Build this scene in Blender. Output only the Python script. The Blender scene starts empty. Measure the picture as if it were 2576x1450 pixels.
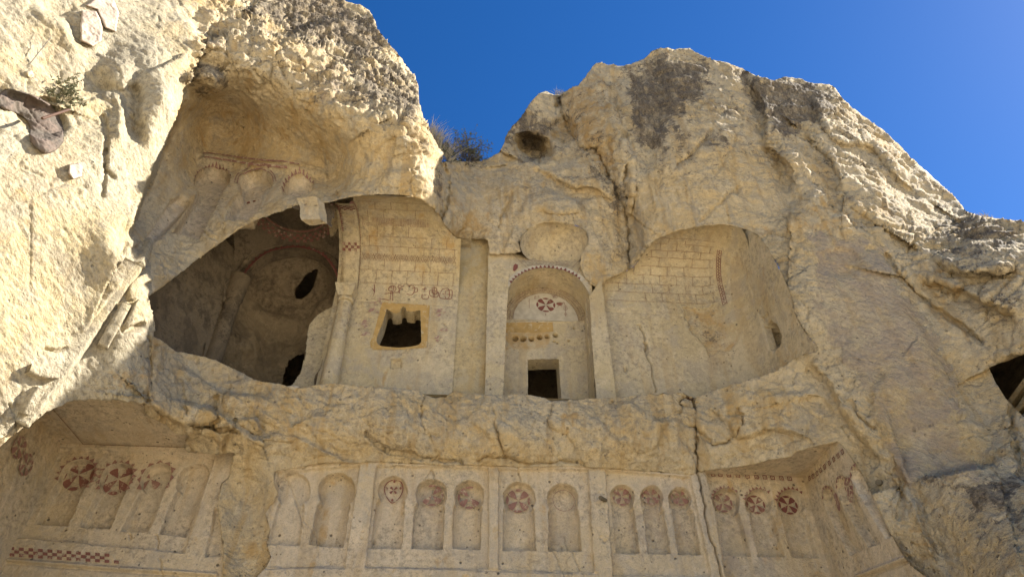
import bpy, math, random
import numpy as np
from mathutils import Vector, Matrix
random.seed(7); rng = np.random.default_rng(7)
SC = bpy.context.scene
COL = SC.collection
R = math.radians
# ------------------------------------------------------------------ camera
PITCH, YAW, FOC = R(40), R(3.8), 1750.0          # photo measured in a 2576 x 1450 frame
CAM = np.array([0.0, -12.0, 1.6])
cd = bpy.data.cameras.new('camera'); cam = bpy.data.objects.new('camera', cd); COL.objects.link(cam)
cam.location = CAM; cam.rotation_euler = (R(90) + PITCH, 0, -YAW)
cd.sensor_width = 36; cd.lens = 36 * FOC / 2576; cd.clip_end = 2000
SC.camera = cam
# ------------------------------------------------------------------ sky + sun
SUN_EL, SUN_AZ = R(42), R(79)                     # azimuth measured from +Y (into the cliff) towards +X
w = bpy.data.worlds.new('World'); SC.world = w; w.use_nodes = True
nt = w.node_tree; bg = nt.nodes['Background']
sky = nt.nodes.new('ShaderNodeTexSky'); sky.sky_type = 'NISHITA'; sky.sun_disc = False
sky.sun_elevation = SUN_EL; sky.sun_rotation = SUN_AZ
sky.altitude = 1200; sky.air_density = 1.0; sky.dust_density = 0.3; sky.ozone_density = 3.0
hs = nt.nodes.new('ShaderNodeHueSaturation'); hs.inputs['Saturation'].default_value = 1.32; hs.inputs['Hue'].default_value = 0.508
nt.links.new(sky.outputs[0], hs.inputs['Color']); nt.links.new(hs.outputs[0], bg.inputs[0]); bg.inputs[1].default_value = 0.055
sl = bpy.data.lights.new('sun', 'SUN'); sun = bpy.data.objects.new('sun', sl); COL.objects.link(sun)
sl.energy = 5.0; sl.angle = R(0.5); sl.color = (1.0, 0.96, 0.89)
sd_ = Vector((math.sin(SUN_AZ) * math.cos(SUN_EL), math.cos(SUN_AZ) * math.cos(SUN_EL), math.sin(SUN_EL)))
sun.rotation_euler = sd_.to_track_quat('Z', 'Y').to_euler()
SC.view_settings.view_transform = 'Standard'; SC.view_settings.look = 'None'
SC.view_settings.exposure = 1.74; SC.view_settings.gamma = 1
SC.cycles.max_bounces = 5; SC.cycles.diffuse_bounces = 4; SC.cycles.glossy_bounces = 1; SC.cycles.transmission_bounces = 0
# ------------------------------------------------------------------ numeric helpers
FH = np.array([math.sin(YAW), math.cos(YAW), 0]); RT = np.array([math.cos(YAW), -math.sin(YAW), 0])
ZZ = np.array([0, 0, 1.0])
FW = math.cos(PITCH) * FH + math.sin(PITCH) * ZZ
UP = -math.sin(PITCH) * FH + math.cos(PITCH) * ZZ
def rays(u, v):
    a = (np.asarray(u, float) - 1288) / FOC; b = -(np.asarray(v, float) - 725) / FOC
    return FW + a[..., None] * RT + b[..., None] * UP
def atY(u, v, Y):
    d = rays(u, v); t = (np.asarray(Y, float) - CAM[1]) / d[..., 1]
    return CAM + d * t[..., None]
def onplane(u, v, p0, n):
    d = rays(u, v); t = ((np.asarray(p0) - CAM) @ np.asarray(n)) / (d @ np.asarray(n))
    return CAM + d * t[..., None]
def ss(x, a, b):
    t = np.clip((x - a) / (b - a), 0, 1); return t * t * (3 - 2 * t)
def _h(ix, iy, iz, s):
    x = (ix.astype(np.int64) * 374761393 + iy.astype(np.int64) * 668265263 + iz.astype(np.int64) * 2147483647 + s * 974634777) & 0xFFFFFFFF
    x = ((x ^ (x >> 13)) * 1274126177) & 0xFFFFFFFF
    x = ((x ^ (x >> 16)) * 2246822519) & 0xFFFFFFFF
    return ((x ^ (x >> 15)) & 0xFFFFFF) / 16777215.0
def vnoise(p, s=0):
    i = np.floor(p).astype(np.int64); f = p - i; f = f * f * f * (f * (f * 6 - 15) + 10)
    x, y, z = i[..., 0], i[..., 1], i[..., 2]; fx, fy, fz = f[..., 0], f[..., 1], f[..., 2]
    def L(a, b, t): return a + (b - a) * t
    c = [[[_h(x + a, y + b, z + d, s) for d in (0, 1)] for b in (0, 1)] for a in (0, 1)]
    r = [[L(c[a][b][0], c[a][b][1], fz) for b in (0, 1)] for a in (0, 1)]
    return L(L(r[0][0], r[0][1], fy), L(r[1][0], r[1][1], fy), fx) * 2 - 1
def fbm(p, o=4, s=0, g=.5, ridge=False):
    t = 0; a = 1; n = 0
    for k in range(o):
        x = vnoise(p * (2.03 ** k), s + k)
        if ridge: x = 1 - 2 * np.abs(x)
        t = t + a * x; n += a; a *= g
    return t / n
def worley(p, s=0):
    i = np.floor(p).astype(np.int64); f1 = np.full(p.shape[:-1], 9.0); f2 = f1.copy(); idv = np.zeros(p.shape[:-1])
    for a in (-1, 0, 1):
        for b in (-1, 0, 1):
            for c in (-1, 0, 1):
                q = i + np.array([a, b, c])
                o = np.stack([_h(q[..., 0], q[..., 1], q[..., 2], s + k) for k in range(3)], -1)
                d = np.linalg.norm(q + o - p, axis=-1)
                m = d < f1
                f2 = np.where(m, f1, np.minimum(f2, d)); f1 = np.where(m, d, f1)
                idv = np.where(m, _h(q[..., 0], q[..., 1], q[..., 2], s + 9), idv)
    return f1, f2, idv
def pdist(U, V, pl, closed=False, nearest=False):
    pl = np.asarray(pl, float); n = len(pl); best = np.full(U.shape, 1e9); bu = U.copy(); bv = V.copy()
    for k in range(n if closed else n - 1):
        a, b = pl[k], pl[(k + 1) % n]; e = b - a; L2 = e @ e + 1e-12
        t = np.clip(((U - a[0]) * e[0] + (V - a[1]) * e[1]) / L2, 0, 1)
        qu, qv = a[0] + t * e[0], a[1] + t * e[1]; d = np.hypot(U - qu, V - qv)
        m = d < best; best = np.where(m, d, best)
        if nearest: bu = np.where(m, qu, bu); bv = np.where(m, qv, bv)
    return (best, bu, bv) if nearest else best
def inside(U, V, pl):
    pl = np.asarray(pl, float); n = len(pl); r = np.zeros(U.shape, bool)
    for k in range(n):
        x0, y0 = pl[k]; x1, y1 = pl[(k + 1) % n]
        if y0 == y1: continue
        c = ((y0 > V) != (y1 > V)) & (U < (x1 - x0) * (V - y0) / (y1 - y0) + x0)
        r ^= c
    return r
def sdf(U, V, pl):
    d = pdist(U, V, pl, True); return np.where(inside(U, V, pl), -d, d)
def side_of(U, V, pl):        # signed distance to an open polyline, + on the right-hand/lower side
    pl = np.asarray(pl, float); best = np.full(U.shape, 1e9); sg = np.ones(U.shape)
    for k in range(len(pl) - 1):
        a, b = pl[k], pl[k + 1]; e = b - a; L2 = e @ e + 1e-12
        t = np.clip(((U - a[0]) * e[0] + (V - a[1]) * e[1]) / L2, 0, 1)
        d = np.hypot(U - a[0] - t * e[0], V - a[1] - t * e[1])
        m = d < best; best = np.where(m, d, best)
        sg = np.where(m, np.sign(e[0] * (V - a[1]) - e[1] * (U - a[0])), sg)
    return best * sg
class TPS:
    def __init__(s, pts, lam=1e-4):
        p = np.array(pts, float); s.p = p[:, :2] / 500; n = len(p)
        d2 = ((s.p[:, None] - s.p[None]) ** 2).sum(-1); K = .5 * d2 * np.log(d2 + 1e-12)
        A = np.zeros((n + 3, n + 3)); A[:n, :n] = K + lam * np.eye(n); A[:n, n] = 1; A[:n, n + 1:] = s.p; A[n, :n] = 1; A[n + 1:, :n] = s.p.T
        s.w = np.linalg.solve(A, np.r_[p[:, 2], 0, 0, 0])
    def __call__(s, U, V):
        u = U / 500; v = V / 500; n = len(s.p); r = s.w[n] + s.w[n + 1] * u + s.w[n + 2] * v
        for k in range(n):
            d2 = (u - s.p[k, 0]) ** 2 + (v - s.p[k, 1]) ** 2
            r = r + s.w[k] * .5 * d2 * np.log(d2 + 1e-12)
        return r
def catmull(pts, n=6, closed=False):
    P = [np.array(p, float) for p in pts]; out = []; m = len(P)
    for k in range(m if closed else m - 1):
        g = (lambda i: P[i % m]) if closed else (lambda i: P[min(max(i, 0), m - 1)])
        p0, p1, p2, p3 = g(k - 1), g(k), g(k + 1), g(k + 2)
        for j in range(n):
            t = j / n
            out.append(.5 * (2 * p1 + (p2 - p0) * t + (2 * p0 - 5 * p1 + 4 * p2 - p3) * t * t + (3 * p1 - p0 - 3 * p2 + p3) * t ** 3))
    if not closed: out.append(P[-1])
    return np.array(out)
# ------------------------------------------------------------------ object helpers
def mesh_obj(name, V, F, mat, parent=None, attrs=None, smooth=True):
    """V (n,3) array, F list of index tuples or (m,4)/(m,3) array -> one linked mesh object"""
    me = bpy.data.meshes.new(name); V = np.asarray(V, float)
    if isinstance(F, np.ndarray):
        k = F.shape[1]; me.vertices.add(len(V)); me.vertices.foreach_set('co', V.astype(np.float32).ravel())
        me.loops.add(F.size); me.loops.foreach_set('vertex_index', F.astype(np.int32).ravel())
        me.polygons.add(len(F)); me.polygons.foreach_set('loop_start', np.arange(0, F.size, k, dtype=np.int32))
    else:
        me.from_pydata(V.tolist(), [], [tuple(int(i) for i in f) for f in F])
    me.update(calc_edges=True)
    me.polygons.foreach_set('use_smooth', np.full(len(me.polygons), smooth))
    if attrs is not None:
        for an, av in attrs.items():
            A = me.attributes.new(an, 'FLOAT_COLOR', 'POINT')
            A.data.foreach_set('color', np.c_[av, np.ones(len(av))].astype(np.float32).ravel())
    me.validate()
    o = bpy.data.objects.new(name, me); COL.objects.link(o)
    if mat is not None: me.materials.append(mat)
    if parent is not None:
        o.parent = parent
        if parent.type == 'EMPTY': o.matrix_parent_inverse = Matrix.Translation(parent.location).inverted()
    return o
def subset(name, V, F, mask, mat, parent=None, attrs=None, smooth=True):
    f = F[mask]; ids, inv = np.unique(f, return_inverse=True)
    at = None if attrs is None else {k: a[ids] for k, a in attrs.items()}
    return mesh_obj(name, V[ids], inv.reshape(f.shape), mat, parent, at, smooth)
def tag(o, label=None, cat=None, group=None, kind=None):
    for k, v in (('label', label), ('category', cat), ('group', group), ('kind', kind)):
        if v: o[k] = v
    return o
def thing(name, label, cat, loc=(0, 0, 0), group=None):
    o = bpy.data.objects.new(name, None); COL.objects.link(o); o.empty_display_size = .2
    o.location = loc; tag(o, label, cat, group); return o
# ------------------------------------------------------------------ materials
class NT:
    def __init__(s, name):
        s.m = bpy.data.materials.new(name); s.m.use_nodes = True; s.t = s.m.node_tree; s.b = s.t.nodes['Principled BSDF']
        s.b.inputs['Specular IOR Level'].default_value = .15
        s.co = s.t.nodes.new('ShaderNodeTexCoord').outputs['Object']
    def put(s, sock, v):
        if v is None: return
        if hasattr(v, 'is_output'): s.t.links.new(v, sock)
        else: sock.default_value = v
    def noise(s, sc, det=4, ro=.55, dist=0, vec=None):
        n = s.t.nodes.new('ShaderNodeTexNoise'); s.put(n.inputs['Vector'], vec or s.co)
        for k, v in (('Scale', sc), ('Detail', det), ('Roughness', ro), ('Distortion', dist)): n.inputs[k].default_value = v
        return n.outputs[0]
    def voro(s, sc, feat='F1', vec=None, out='Distance'):
        n = s.t.nodes.new('ShaderNodeTexVoronoi'); n.feature = feat; s.put(n.inputs['Vector'], vec or s.co); n.inputs['Scale'].default_value = sc
        return n.outputs[out]
    def math(s, op, a, b=None, c=None, clamp=False):
        n = s.t.nodes.new('ShaderNodeMath'); n.operation = op; n.use_clamp = clamp
        for k, v in enumerate((a, b, c)): s.put(n.inputs[k], v)
        return n.outputs[0]
    def rng(s, v, a, b, c=0., d=1.):
        n = s.t.nodes.new('ShaderNodeMapRange'); n.interpolation_type = 'SMOOTHSTEP'; s.put(n.inputs[0], v)
        for k, x in enumerate((a, b, c, d)): s.put(n.inputs[k + 1], x)
        return n.outputs[0]
    def mix(s, f, a, b, mode='MIX'):
        n = s.t.nodes.new('ShaderNodeMix'); n.data_type = 'RGBA'; n.blend_type = mode; n.clamp_factor = True
        s.put(n.inputs[0], f)
        for k, v in ((6, a), (7, b)):
            if isinstance(v, tuple): v = (*v[:3], 1)
            s.put(n.inputs[k], v)
        return n.outputs[2]
    def mapv(s, scale=(1, 1, 1), rot=(0, 0, 0)):
        n = s.t.nodes.new('ShaderNodeMapping'); s.put(n.inputs[0], s.co); n.inputs['Scale'].default_value = scale; n.inputs['Rotation'].default_value = rot
        return n.outputs[0]
    def dots(s, ds, sc):
        cb = s.t.nodes.new('ShaderNodeCombineXYZ')
        for k in range(3):
            d = Vector(ds[k]).normalized() * sc[k]; n = s.t.nodes.new('ShaderNodeVectorMath'); n.operation = 'DOT_PRODUCT'; s.put(n.inputs[0], s.co); n.inputs[1].default_value = d; s.t.links.new(n.outputs['Value'], cb.inputs[k])
        return cb.outputs[0]
    def attr(s, name='stain'):
        n = s.t.nodes.new('ShaderNodeAttribute'); n.attribute_name = name
        q = s.t.nodes.new('ShaderNodeSeparateColor'); s.t.links.new(n.outputs['Color'], q.inputs[0]); return q.outputs
    def bump(s, h, st, dist, nrm=None):
        n = s.t.nodes.new('ShaderNodeBump'); s.put(n.inputs['Height'], h); n.inputs['Strength'].default_value = st; n.inputs['Distance'].default_value = dist
        if nrm is not None: s.put(n.inputs['Normal'], nrm)
        return n.outputs[0]
    def done(s, col, nrm=None, rough=.92):
        s.put(s.b.inputs['Base Color'], (*col[:3], 1) if isinstance(col, tuple) else col); s.put(s.b.inputs['Normal'], nrm); s.put(s.b.inputs['Roughness'], rough); return s.m
def tuff(name, c1, c2, c3, bump=1.0, pit=1.0, stain=True, speck=.35, pick=0., streak=0., stroke=None, pickmask=False):
    n = NT(name)
    big = n.noise(.45, 3, .5); mid = n.noise(1.9, 5, .62, .6); fine = n.noise(11, 4, .75, .3); grain = n.noise(45, 2, .7)
    col = n.mix(n.rng(big, .40, .60), c1, c2)
    col = n.mix(n.rng(mid, .47, .60, 0, .8), col, c3)
    col = n.mix(n.rng(n.noise(1.1, 5, .7, 1.2), .52, .66, 0, .55), col, tuple(min(1, x * 1.22) for x in c1))
    msk = n.rng(n.noise(.8, 5, .65, .8), .40, .58, .15, 1.0)
    col = n.mix(n.math('MULTIPLY', n.rng(fine, .36, .52, .62, 0), msk), col, tuple(x * .50 for x in c3))
    col = n.mix(n.rng(fine, .54, .68, 0, .5), col, tuple(min(1, x * 1.25) for x in c1))
    col = n.mix(n.rng(grain, .32, .50, .34, 0), col, tuple(x * .45 for x in c1))
    pits = n.voro(9, 'F1'); pm = n.math('MULTIPLY', n.rng(pits, .10, .17, 1, 0), n.rng(n.noise(3.1, 3), .50, .62))
    col = n.mix(n.math('MULTIPLY', pm, speck), col, tuple(x * .28 for x in c3))
    p2 = n.math('MULTIPLY', n.rng(n.voro(4.3), .07, .13, 1, 0), n.rng(n.noise(2.3, 3), .50, .56))
    col = n.mix(n.math('MULTIPLY', p2, speck), col, tuple(x * .22 for x in c3))
    if streak:
        st = n.noise(1, 5, .6, .4, n.mapv((3.2, 1.2, .35)))
        col = n.mix(n.rng(st, .50, .66, 0, streak), col, (.40, .26, .10))
        st2 = n.noise(1, 5, .6, .3, n.mapv((4.5, 1.6, .5), (.2, 0, .3)))
        col = n.mix(n.rng(st2, .55, .70, 0, streak * .8), col, (.27, .235, .18))
    h = n.math('ADD', n.math('MULTIPLY', fine, .55), n.math('MULTIPLY', mid, 1.0))
    rgd = n.math('ABSOLUTE', n.math('SUBTRACT', n.noise(4.2, 5, .62, .9), .5))
    h = n.math('ADD', h, n.math('MULTIPLY', rgd, -1.3))
    if stain:
        a = n.attr()
        brk = n.noise(5.5, 5, .72, .7)
        brk2 = n.noise(22, 3, .75)
        br3 = n.noise(1.6, 6, .7, .8)
        lm = n.math('ADD', n.math('ADD', n.math('MULTIPLY', brk, 1.5), n.math('MULTIPLY', brk2, .9)), n.math('MULTIPLY', br3, 1.6))
        lich = n.rng(n.math('ADD', lm, n.math('MULTIPLY', a[0], 1.15)), 2.46, 2.70)
        och = n.rng(n.math('ADD', n.math('MULTIPLY', n.noise(2.6, 5, .7, .5), 2.2), n.math('MULTIPLY', a[1], .9)), 1.40, 1.95)
        pnk = n.rng(n.math('ADD', n.math('MULTIPLY', n.noise(1.7, 5, .7, .4), 2.0), n.math('MULTIPLY', a[2], .9)), 1.30, 1.90)
        col = n.mix(n.math('MULTIPLY', och, .75), col, (.43, .27, .10))
        col = n.mix(n.math('MULTIPLY', pnk, .75), col, (.37, .285, .205))
        lc = n.mix(n.rng(brk2, .4, .6), (.065, .050, .036), (.185, .145, .10))
        col = n.mix(n.math('MULTIPLY', lich, n.rng(n.noise(1, 5, .65, .5, n.mapv((5, 5, 1.1), (.1, .1, 0))), .36, .56, .5, .92)), col, lc)
    if pick:
        d1 = Vector(stroke or (.15, -.85, .45)); d2 = d1.cross(Vector((.7, -.6, 0))); d3 = d1.cross(d2)
        pk = n.noise(1, 4, .72, .15, n.dots((d1, d2, d3), (6.0, 17, 17)))
        wgt = n.rng(a[2], .15, .6) if pickmask else 1.0
        h = n.math('ADD', h, n.math('MULTIPLY', n.math('MULTIPLY', pk, pick), wgt)); col = n.mix(n.math('MULTIPLY', n.rng(pk, .36, .50, .5 * pick, 0), wgt), col, tuple(x * .42 for x in c3)); col = n.mix(n.math('MULTIPLY', n.rng(pk, .54, .66, 0, .45 * pick), wgt), col, tuple(min(1, x * 1.2) for x in c1))
    h = n.math('ADD', n.math('ADD', h, n.math('MULTIPLY', pm, -.6 * pit)), n.math('MULTIPLY', p2, -.8 * pit))
    h = n.math('ADD', h, n.math('MULTIPLY', grain, .22))
    nm = n.bump(h, 1.0 * bump, .07)
    return n.done(col, nm)
CR1, CR2, CR3 = (.56, .445, .27), (.53, .39, .20), (.45, .365, .235)
M_rock = tuff('tuff_rock', CR1, CR2, CR3, 1.0, 1.0, streak=.55, pick=.7, stroke=(.62, -.50, -.55), pickmask=True)
M_wing = tuff('tuff_pick_dressed', (.405, .345, .235), (.42, .33, .18), (.335, .28, .19), .6, 1.0, pick=1.0, speck=.7, streak=.25)
M_wall = tuff('tuff_carved_wall', (.575, .46, .305), (.55, .43, .26), (.475, .39, .27), .65, 1.0, speck=.85, streak=.3)
M_hall = tuff('tuff_plastered_wall', (.52, .42, .26), (.49, .385, .215), (.43, .355, .24), .5, .8, speck=.75, streak=.3)
M_dark = tuff('tuff_smoke_shade_wall', (.175, .132, .082), (.145, .105, .062), (.095, .072, .047), .4, .6, speck=.5)  # smoke brown, with the low light of these interiors darkened into the colour
M_apse = tuff('tuff_brown_eroded', (.27, .205, .125), (.21, .155, .09), (.145, .108, .068), .6, .8, speck=.5)  # eroded brown rock, its colour also lowered for the dim bay
M_yel = tuff('tuff_ochre_stained', (.46, .355, .19), (.43, .32, .15), (.45, .37, .23), .4, .6, speck=.4, streak=.3)
def paint(name, c, bare, wear=.5, sc=9):
    n = NT(name); k = n.math('ADD', n.math('MULTIPLY', n.noise(sc, 6, .7), .7), n.math('MULTIPLY', n.noise(sc * 5, 4, .7), .35))
    col = n.mix(n.rng(n.noise(6, 4), .3, .7), c, tuple(x * .78 for x in c))
    col = n.mix(n.rng(k, .72 - .32 * wear, .80 - .25 * wear), col, bare)
    return n.done(col, n.bump(n.noise(30, 5, .65), .3, .01))
BARE = (.48, .395, .255)
M_red = paint('red_ochre_paint', (.235, .10, .072), BARE, .56)
M_redf = paint('faded_red_paint', (.28, .145, .105), BARE, .62)
M_ground = tuff('dusty_ground', (.60, .52, .39), (.58, .49, .35), (.54, .46, .34), .5, .5, stain=False)
M_trace = paint('worn_pink_paint', (.33, .19, .15), BARE, .75, 14)
M_redd = paint('deep_red_paint', (.19, .068, .052), BARE, .44)
M_line = paint('thin_brown_line_paint', (.28, .18, .11), (.46, .375, .24), .64)
M_och = paint('yellow_ochre_paint', (.46, .295, .105), (.50, .40, .24), .52, 7)
M_lime = paint('pale_lime_plaster', (.50, .43, .31), (.40, .33, .22), .35, 5)
M_limed = paint('pale_lime_plaster_dim', (.42, .36, .25), (.36, .30, .20), .45, 5)
# ------------------------------------------------------------------ the cliff face (one surface with real depth, cut by openings)
CTRL = [
 # left wing, running towards the viewer
 (-600,-300,-7.0),(-600,0,-6.8),(-600,725,-6.0),(-600,1450,-5.0),(-600,1800,-4.6),
 (0,-300,-5.0),(0,0,-5.2),(0,350,-4.9),(0,725,-4.2),(0,900,-3.8),(0,1100,-3.2),(0,1400,-2.4),(0,1800,-2.0),
 (150,0,-4.6),(150,350,-4.3),(150,725,-3.6),(120,950,-3.2),(110,1040,-2.9),
 (300,0,-3.9),(300,250,-3.6),(300,450,-3.35),(250,725,-3.2),(250,880,-2.8),(250,960,-2.6),(170,1000,-2.7),
 (318,600,-3.1),(358,612,-2.75),(366,690,-2.7),(370,800,-2.5),(376,860,-2.2),(365,960,-2.1),(360,1010,-2.0),
 (380,350,-3.15),(440,255,-3.05),
 (420,500,-1.75),(470,350,-1.5),
 # brow of the left rock and what rises above it
 (480,-300,-1.6),(480,60,-3.0),(480,200,-2.6),(600,0,-1.9),(600,100,-2.5),(600,170,-2.55),(600,195,-2.3),(700,120,-2.3),(760,250,-2.15),(700,0,-1.2),(850,0,-.3),(850,150,-1.5),
 (850,285,-2.2),(920,325,-2.25),(940,60,-.3),(960,200,-1.3),(960,312,-2.3),(1010,295,-2.2),(1000,150,-.6),(1050,220,-.7),(1055,310,-1.9),(1070,335,-1.8),(1095,370,-1.35),(1112,410,-.45),
 # soffit and back wall of the upper gallery
 (500,300,-1.25),(600,260,-1.35),(700,300,-1.2),(820,350,-1.35),
 (500,390,-.7),(660,412,-.45),(820,440,-.5),(430,590,-1.6),(560,555,-1.35),(690,510,-1.2),(790,475,-1.1),
 (900,420,-1.6),(1000,400,-1.95),(1080,440,-1.55),(1000,487,-1.65),(900,492,-1.75),(1060,499,-1.45),(1108,545,-.85),(1135,590,-.1),
 (720,527,-1.55),(810,508,-1.75),(600,578,-1.5),(450,690,-1.75),
 # ledge, band
 (430,885,-1.1),(400,950,-1.5),(560,920,-.55),(700,970,-.45),(560,1050,-.75),(470,1075,-.85),(640,1060,-.65),(460,1130,-.15),(600,1130,-.25),(740,1150,-.08),
 (830,965,-.3),(1060,990,-.22),(1330,1003,-.18),(1550,1000,-.22),(1700,990,-.3),(1745,1003,-.2),(1850,965,-.6),(1990,905,-1.1),(2055,880,-1.25),
 (800,1080,-.42),(1000,1080,-.52),(1300,1080,-.48),(1600,1080,-.5),(1745,1080,-.3),(1850,1080,-.6),(2000,1060,-1.0),(2100,1080,-1.4),
 (850,1163,-.03),(1000,1155,-.06),(1300,1162,-.06),(1600,1170,-.06),(1740,1185,-.03),
 (620,1250,.16),(600,1400,.18),(660,1300,.12),(640,1380,.16),(690,1250,0),(560,1250,-.02),(560,1420,-.02),(620,1700,.1),
 (1800,1178,-.15),(1950,1150,-.75),(2110,1112,-1.45),(2170,1195,-1.45),(2240,1340,-1.55),(2330,1450,-1.8),(2500,1800,-2.6),
 # right wing
 (2576,1450,-4.0),(2420,1320,-2.7),(2300,1205,-1.95),(2576,1180,-3.0),(2576,1060,-2.9),(2576,880,-2.8),(2490,920,-2.3),(2576,650,-2.7),(2576,560,-1.9),(2450,540,-1.1),
 (2300,800,-1.9),(2200,950,-1.75),(2150,700,-1.5),(2060,600,-1.2),(2000,790,-1.35),(1975,705,-1.25),(1930,620,-1.05),(2040,700,-1.4),(2900,900,-4.0),(2900,1300,-5.0),(3200,1450,-6.4),(3200,1000,-5.0),(3200,400,-3),(3200,1800,-7.0),
 # right mass, saddle
 (1800,565,-.75),(1650,600,-.35),(1590,668,.2),(1520,695,.45),(1560,550,.1),(1500,640,.3),(1390,558,.08),(1310,600,.3),(1490,590,.25),(1300,560,.25),(1300,480,.2),(1180,500,.2),(1150,600,.4),(1230,602,.38),(1235,640,.40),
 (1180,405,.9),(1260,390,.9),(1275,345,1.1),(1350,238,1.4),(1380,380,1.0),(1400,440,.5),(1440,228,1.4),(1500,160,1.2),(1480,350,.5),(1590,160,1.0),(1680,122,.8),(1730,124,.9),(1600,300,0),(1650,450,-.5),(1800,450,-.8),(1850,300,-.5),
 (1900,520,-.85),(1950,200,.5),(2100,240,.4),(2260,365,.3),(2430,520,-.3),(2000,450,-.95),(2200,480,-1.0),(2300,600,-1.4),(2576,350,-.8),(1700,-100,2),(2300,0,2),(1100,0,1.0),
]
SKY = [(-700,-420),(300,-300),(560,-150),(700,-70),(850,-3),(880,6),(905,11),(930,27),(944,50),(952,80),(966,96),(985,118),(1000,135),(1020,160),(1040,190),(1051,213),(1052,250),(1058,275),(1066,300),(1080,325),
 (1094,352),(1108,385),(1113,408),(1140,407),(1170,406),(1210,404),(1235,395),(1258,384),(1268,360),(1272,345),(1290,315),(1310,298),(1328,272),(1340,250),(1352,236),(1372,230),(1392,237),(1410,240),(1432,222),(1455,214),
 (1470,195),(1488,170),(1500,160),(1514,156),(1530,164),(1545,160),(1560,166),(1590,160),(1620,148),(1634,133),(1655,122),(1680,119),(1695,128),(1712,123),(1735,123),(1762,137),(1790,150),(1830,158),(1872,176),
 (1915,196),(1945,203),(1980,193),(2010,197),(2036,207),(2060,212),(2085,210),(2104,224),(2118,248),(2150,275),(2190,305),(2225,330),(2258,360),(2290,395),(2330,430),(2370,468),(2405,500),(2425,525),(2440,535),(2480,546),(2530,551),(2576,557),(2660,590),(2760,690),(2880,850),(3000,1000),(3120,1130),(3240,1230)]
OUTER = SKY + [(3240,1850),(-700,1850)]
HALL = [(372,745),(400,726),(450,690),(490,655),(530,627),(575,595),(600,578),(640,556),(680,540),(720,527),(748,516),(835,508),(870,497),(910,492),(960,489),(1010,489),(1055,499),(1085,520),(1108,545),(1122,572),(1140,592),(1150,600),
 (1190,600),(1227,602),(1231,640),(1283,638),(1310,632),(1306,608),(1316,588),(1335,573),(1365,562),(1395,559),(1430,563),(1458,570),(1474,584),(1480,604),(1474,622),(1464,640),(1458,665),(1468,690),(1484,715),(1500,722),(1516,716),(1530,700),(1560,688),(1592,672),(1610,650),(1625,628),(1645,606),(1680,590),(1720,576),(1765,568),(1810,565),(1850,570),(1880,577),
 (1905,592),(1930,622),(1952,660),(1975,705),(1988,740),(2000,790),(2018,825),(2035,848),(2053,866),(2056,884),(2020,890),(1990,905),(1970,922),(1940,938),(1900,950),(1860,962),(1810,976),(1770,990),(1748,1001),(1735,995),(1715,986),(1690,990),(1640,991),(1600,993),(1560,998),(1520,1000),
 (1470,1003),(1432,1006),(1400,1012),(1380,1006),(1360,998),(1330,993),(1295,991),(1265,994),(1225,992),(1195,989),(1165,990),(1145,983),(1115,1000),(1090,1000),(1062,990),(1050,981),(1015,979),(985,974),(950,976),(900,968),(860,965),(825,963),(790,968),(750,976),(735,974),(700,964),(670,960),(640,955),
 (610,938),(570,918),(545,907),(510,896),(470,888),(440,882),(425,870),(410,858),(395,850),(384,846),(387,820),(384,795),(378,775)]
LALC = [(-700,1260),(-200,1180),(0,1122),(25,1100),(60,1075),(85,1060),(108,1044),(118,1034),(150,1022),(175,1008),(230,1003),(290,1006),(330,1010),(366,1014),(362,1040),(420,1070),(440,1090),(475,1092),(462,1122),(470,1135),(540,1142),(590,1138),(584,1165),(575,1200),(556,1215),(548,1280),(556,1330),(562,1380),(560,1450),(556,1850),(-700,1850)]
FACA = [(690,1185),(740,1176),(800,1166),(850,1162),(905,1163),(935,1160),(1000,1164),(1060,1166),(1120,1170),(1180,1168),(1249,1171),(1300,1174),(1360,1173),(1430,1172),(1481,1174),(1521,1177),(1580,1180),(1640,1186),(1700,1190),(1738,1194),(1752,1186),(1762,1186),(1790,1180),(1830,1176),(1862,1172),(1905,1166),(1935,1155),(1990,1148),(2006,1134),
 (2050,1122),(2108,1110),(2128,1132),(2150,1165),(2172,1198),(2200,1260),(2240,1340),(2268,1390),(2290,1420),(2330,1450),(2520,1850),(600,1850),(645,1450),(670,1425),(682,1400),(672,1365),(680,1330),(668,1290),(688,1260),(700,1240),(690,1215)]
CAVE = [(2488,925),(2510,915),(2540,905),(2576,890),(2640,870),(2700,1000),(2640,1080),(2576,1048),(2550,1022),(2530,1000),(2505,962)]
HOLES = [HALL, LALC, FACA, CAVE]
uu = np.concatenate([np.linspace(-640, -20, 50), np.arange(-12, 2590, 3.0), np.linspace(2600, 3240, 50)])
vv = np.concatenate([np.linspace(-380, -15, 40), np.arange(-9, 1462, 3.0), np.linspace(1474, 1800, 26)])
GU, GV = np.meshgrid(uu, vv)
tps = TPS(CTRL); Yb = tps(GU, GV)
rock_f = []      # (function adding to Yb) features: cracks, steps, dents
def crack(pl, amp, wd, wob=4):
    global Yb
    pl = catmull(pl, 5); n = np.arange(len(pl)); pl = pl + wob * np.c_[np.sin(n * 2.1 + pl[0, 0]), np.cos(n * 1.7 + pl[0, 1])] * .6
    lo, hi = pl.min(0) - wd * 5, pl.max(0) + wd * 5
    m = (GU > lo[0]) & (GU < hi[0]) & (GV > lo[1]) & (GV < hi[1])
    if m.any(): Yb[m] += amp * np.exp(-(pdist(GU[m], GV[m], pl) / wd) ** 2)
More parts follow.
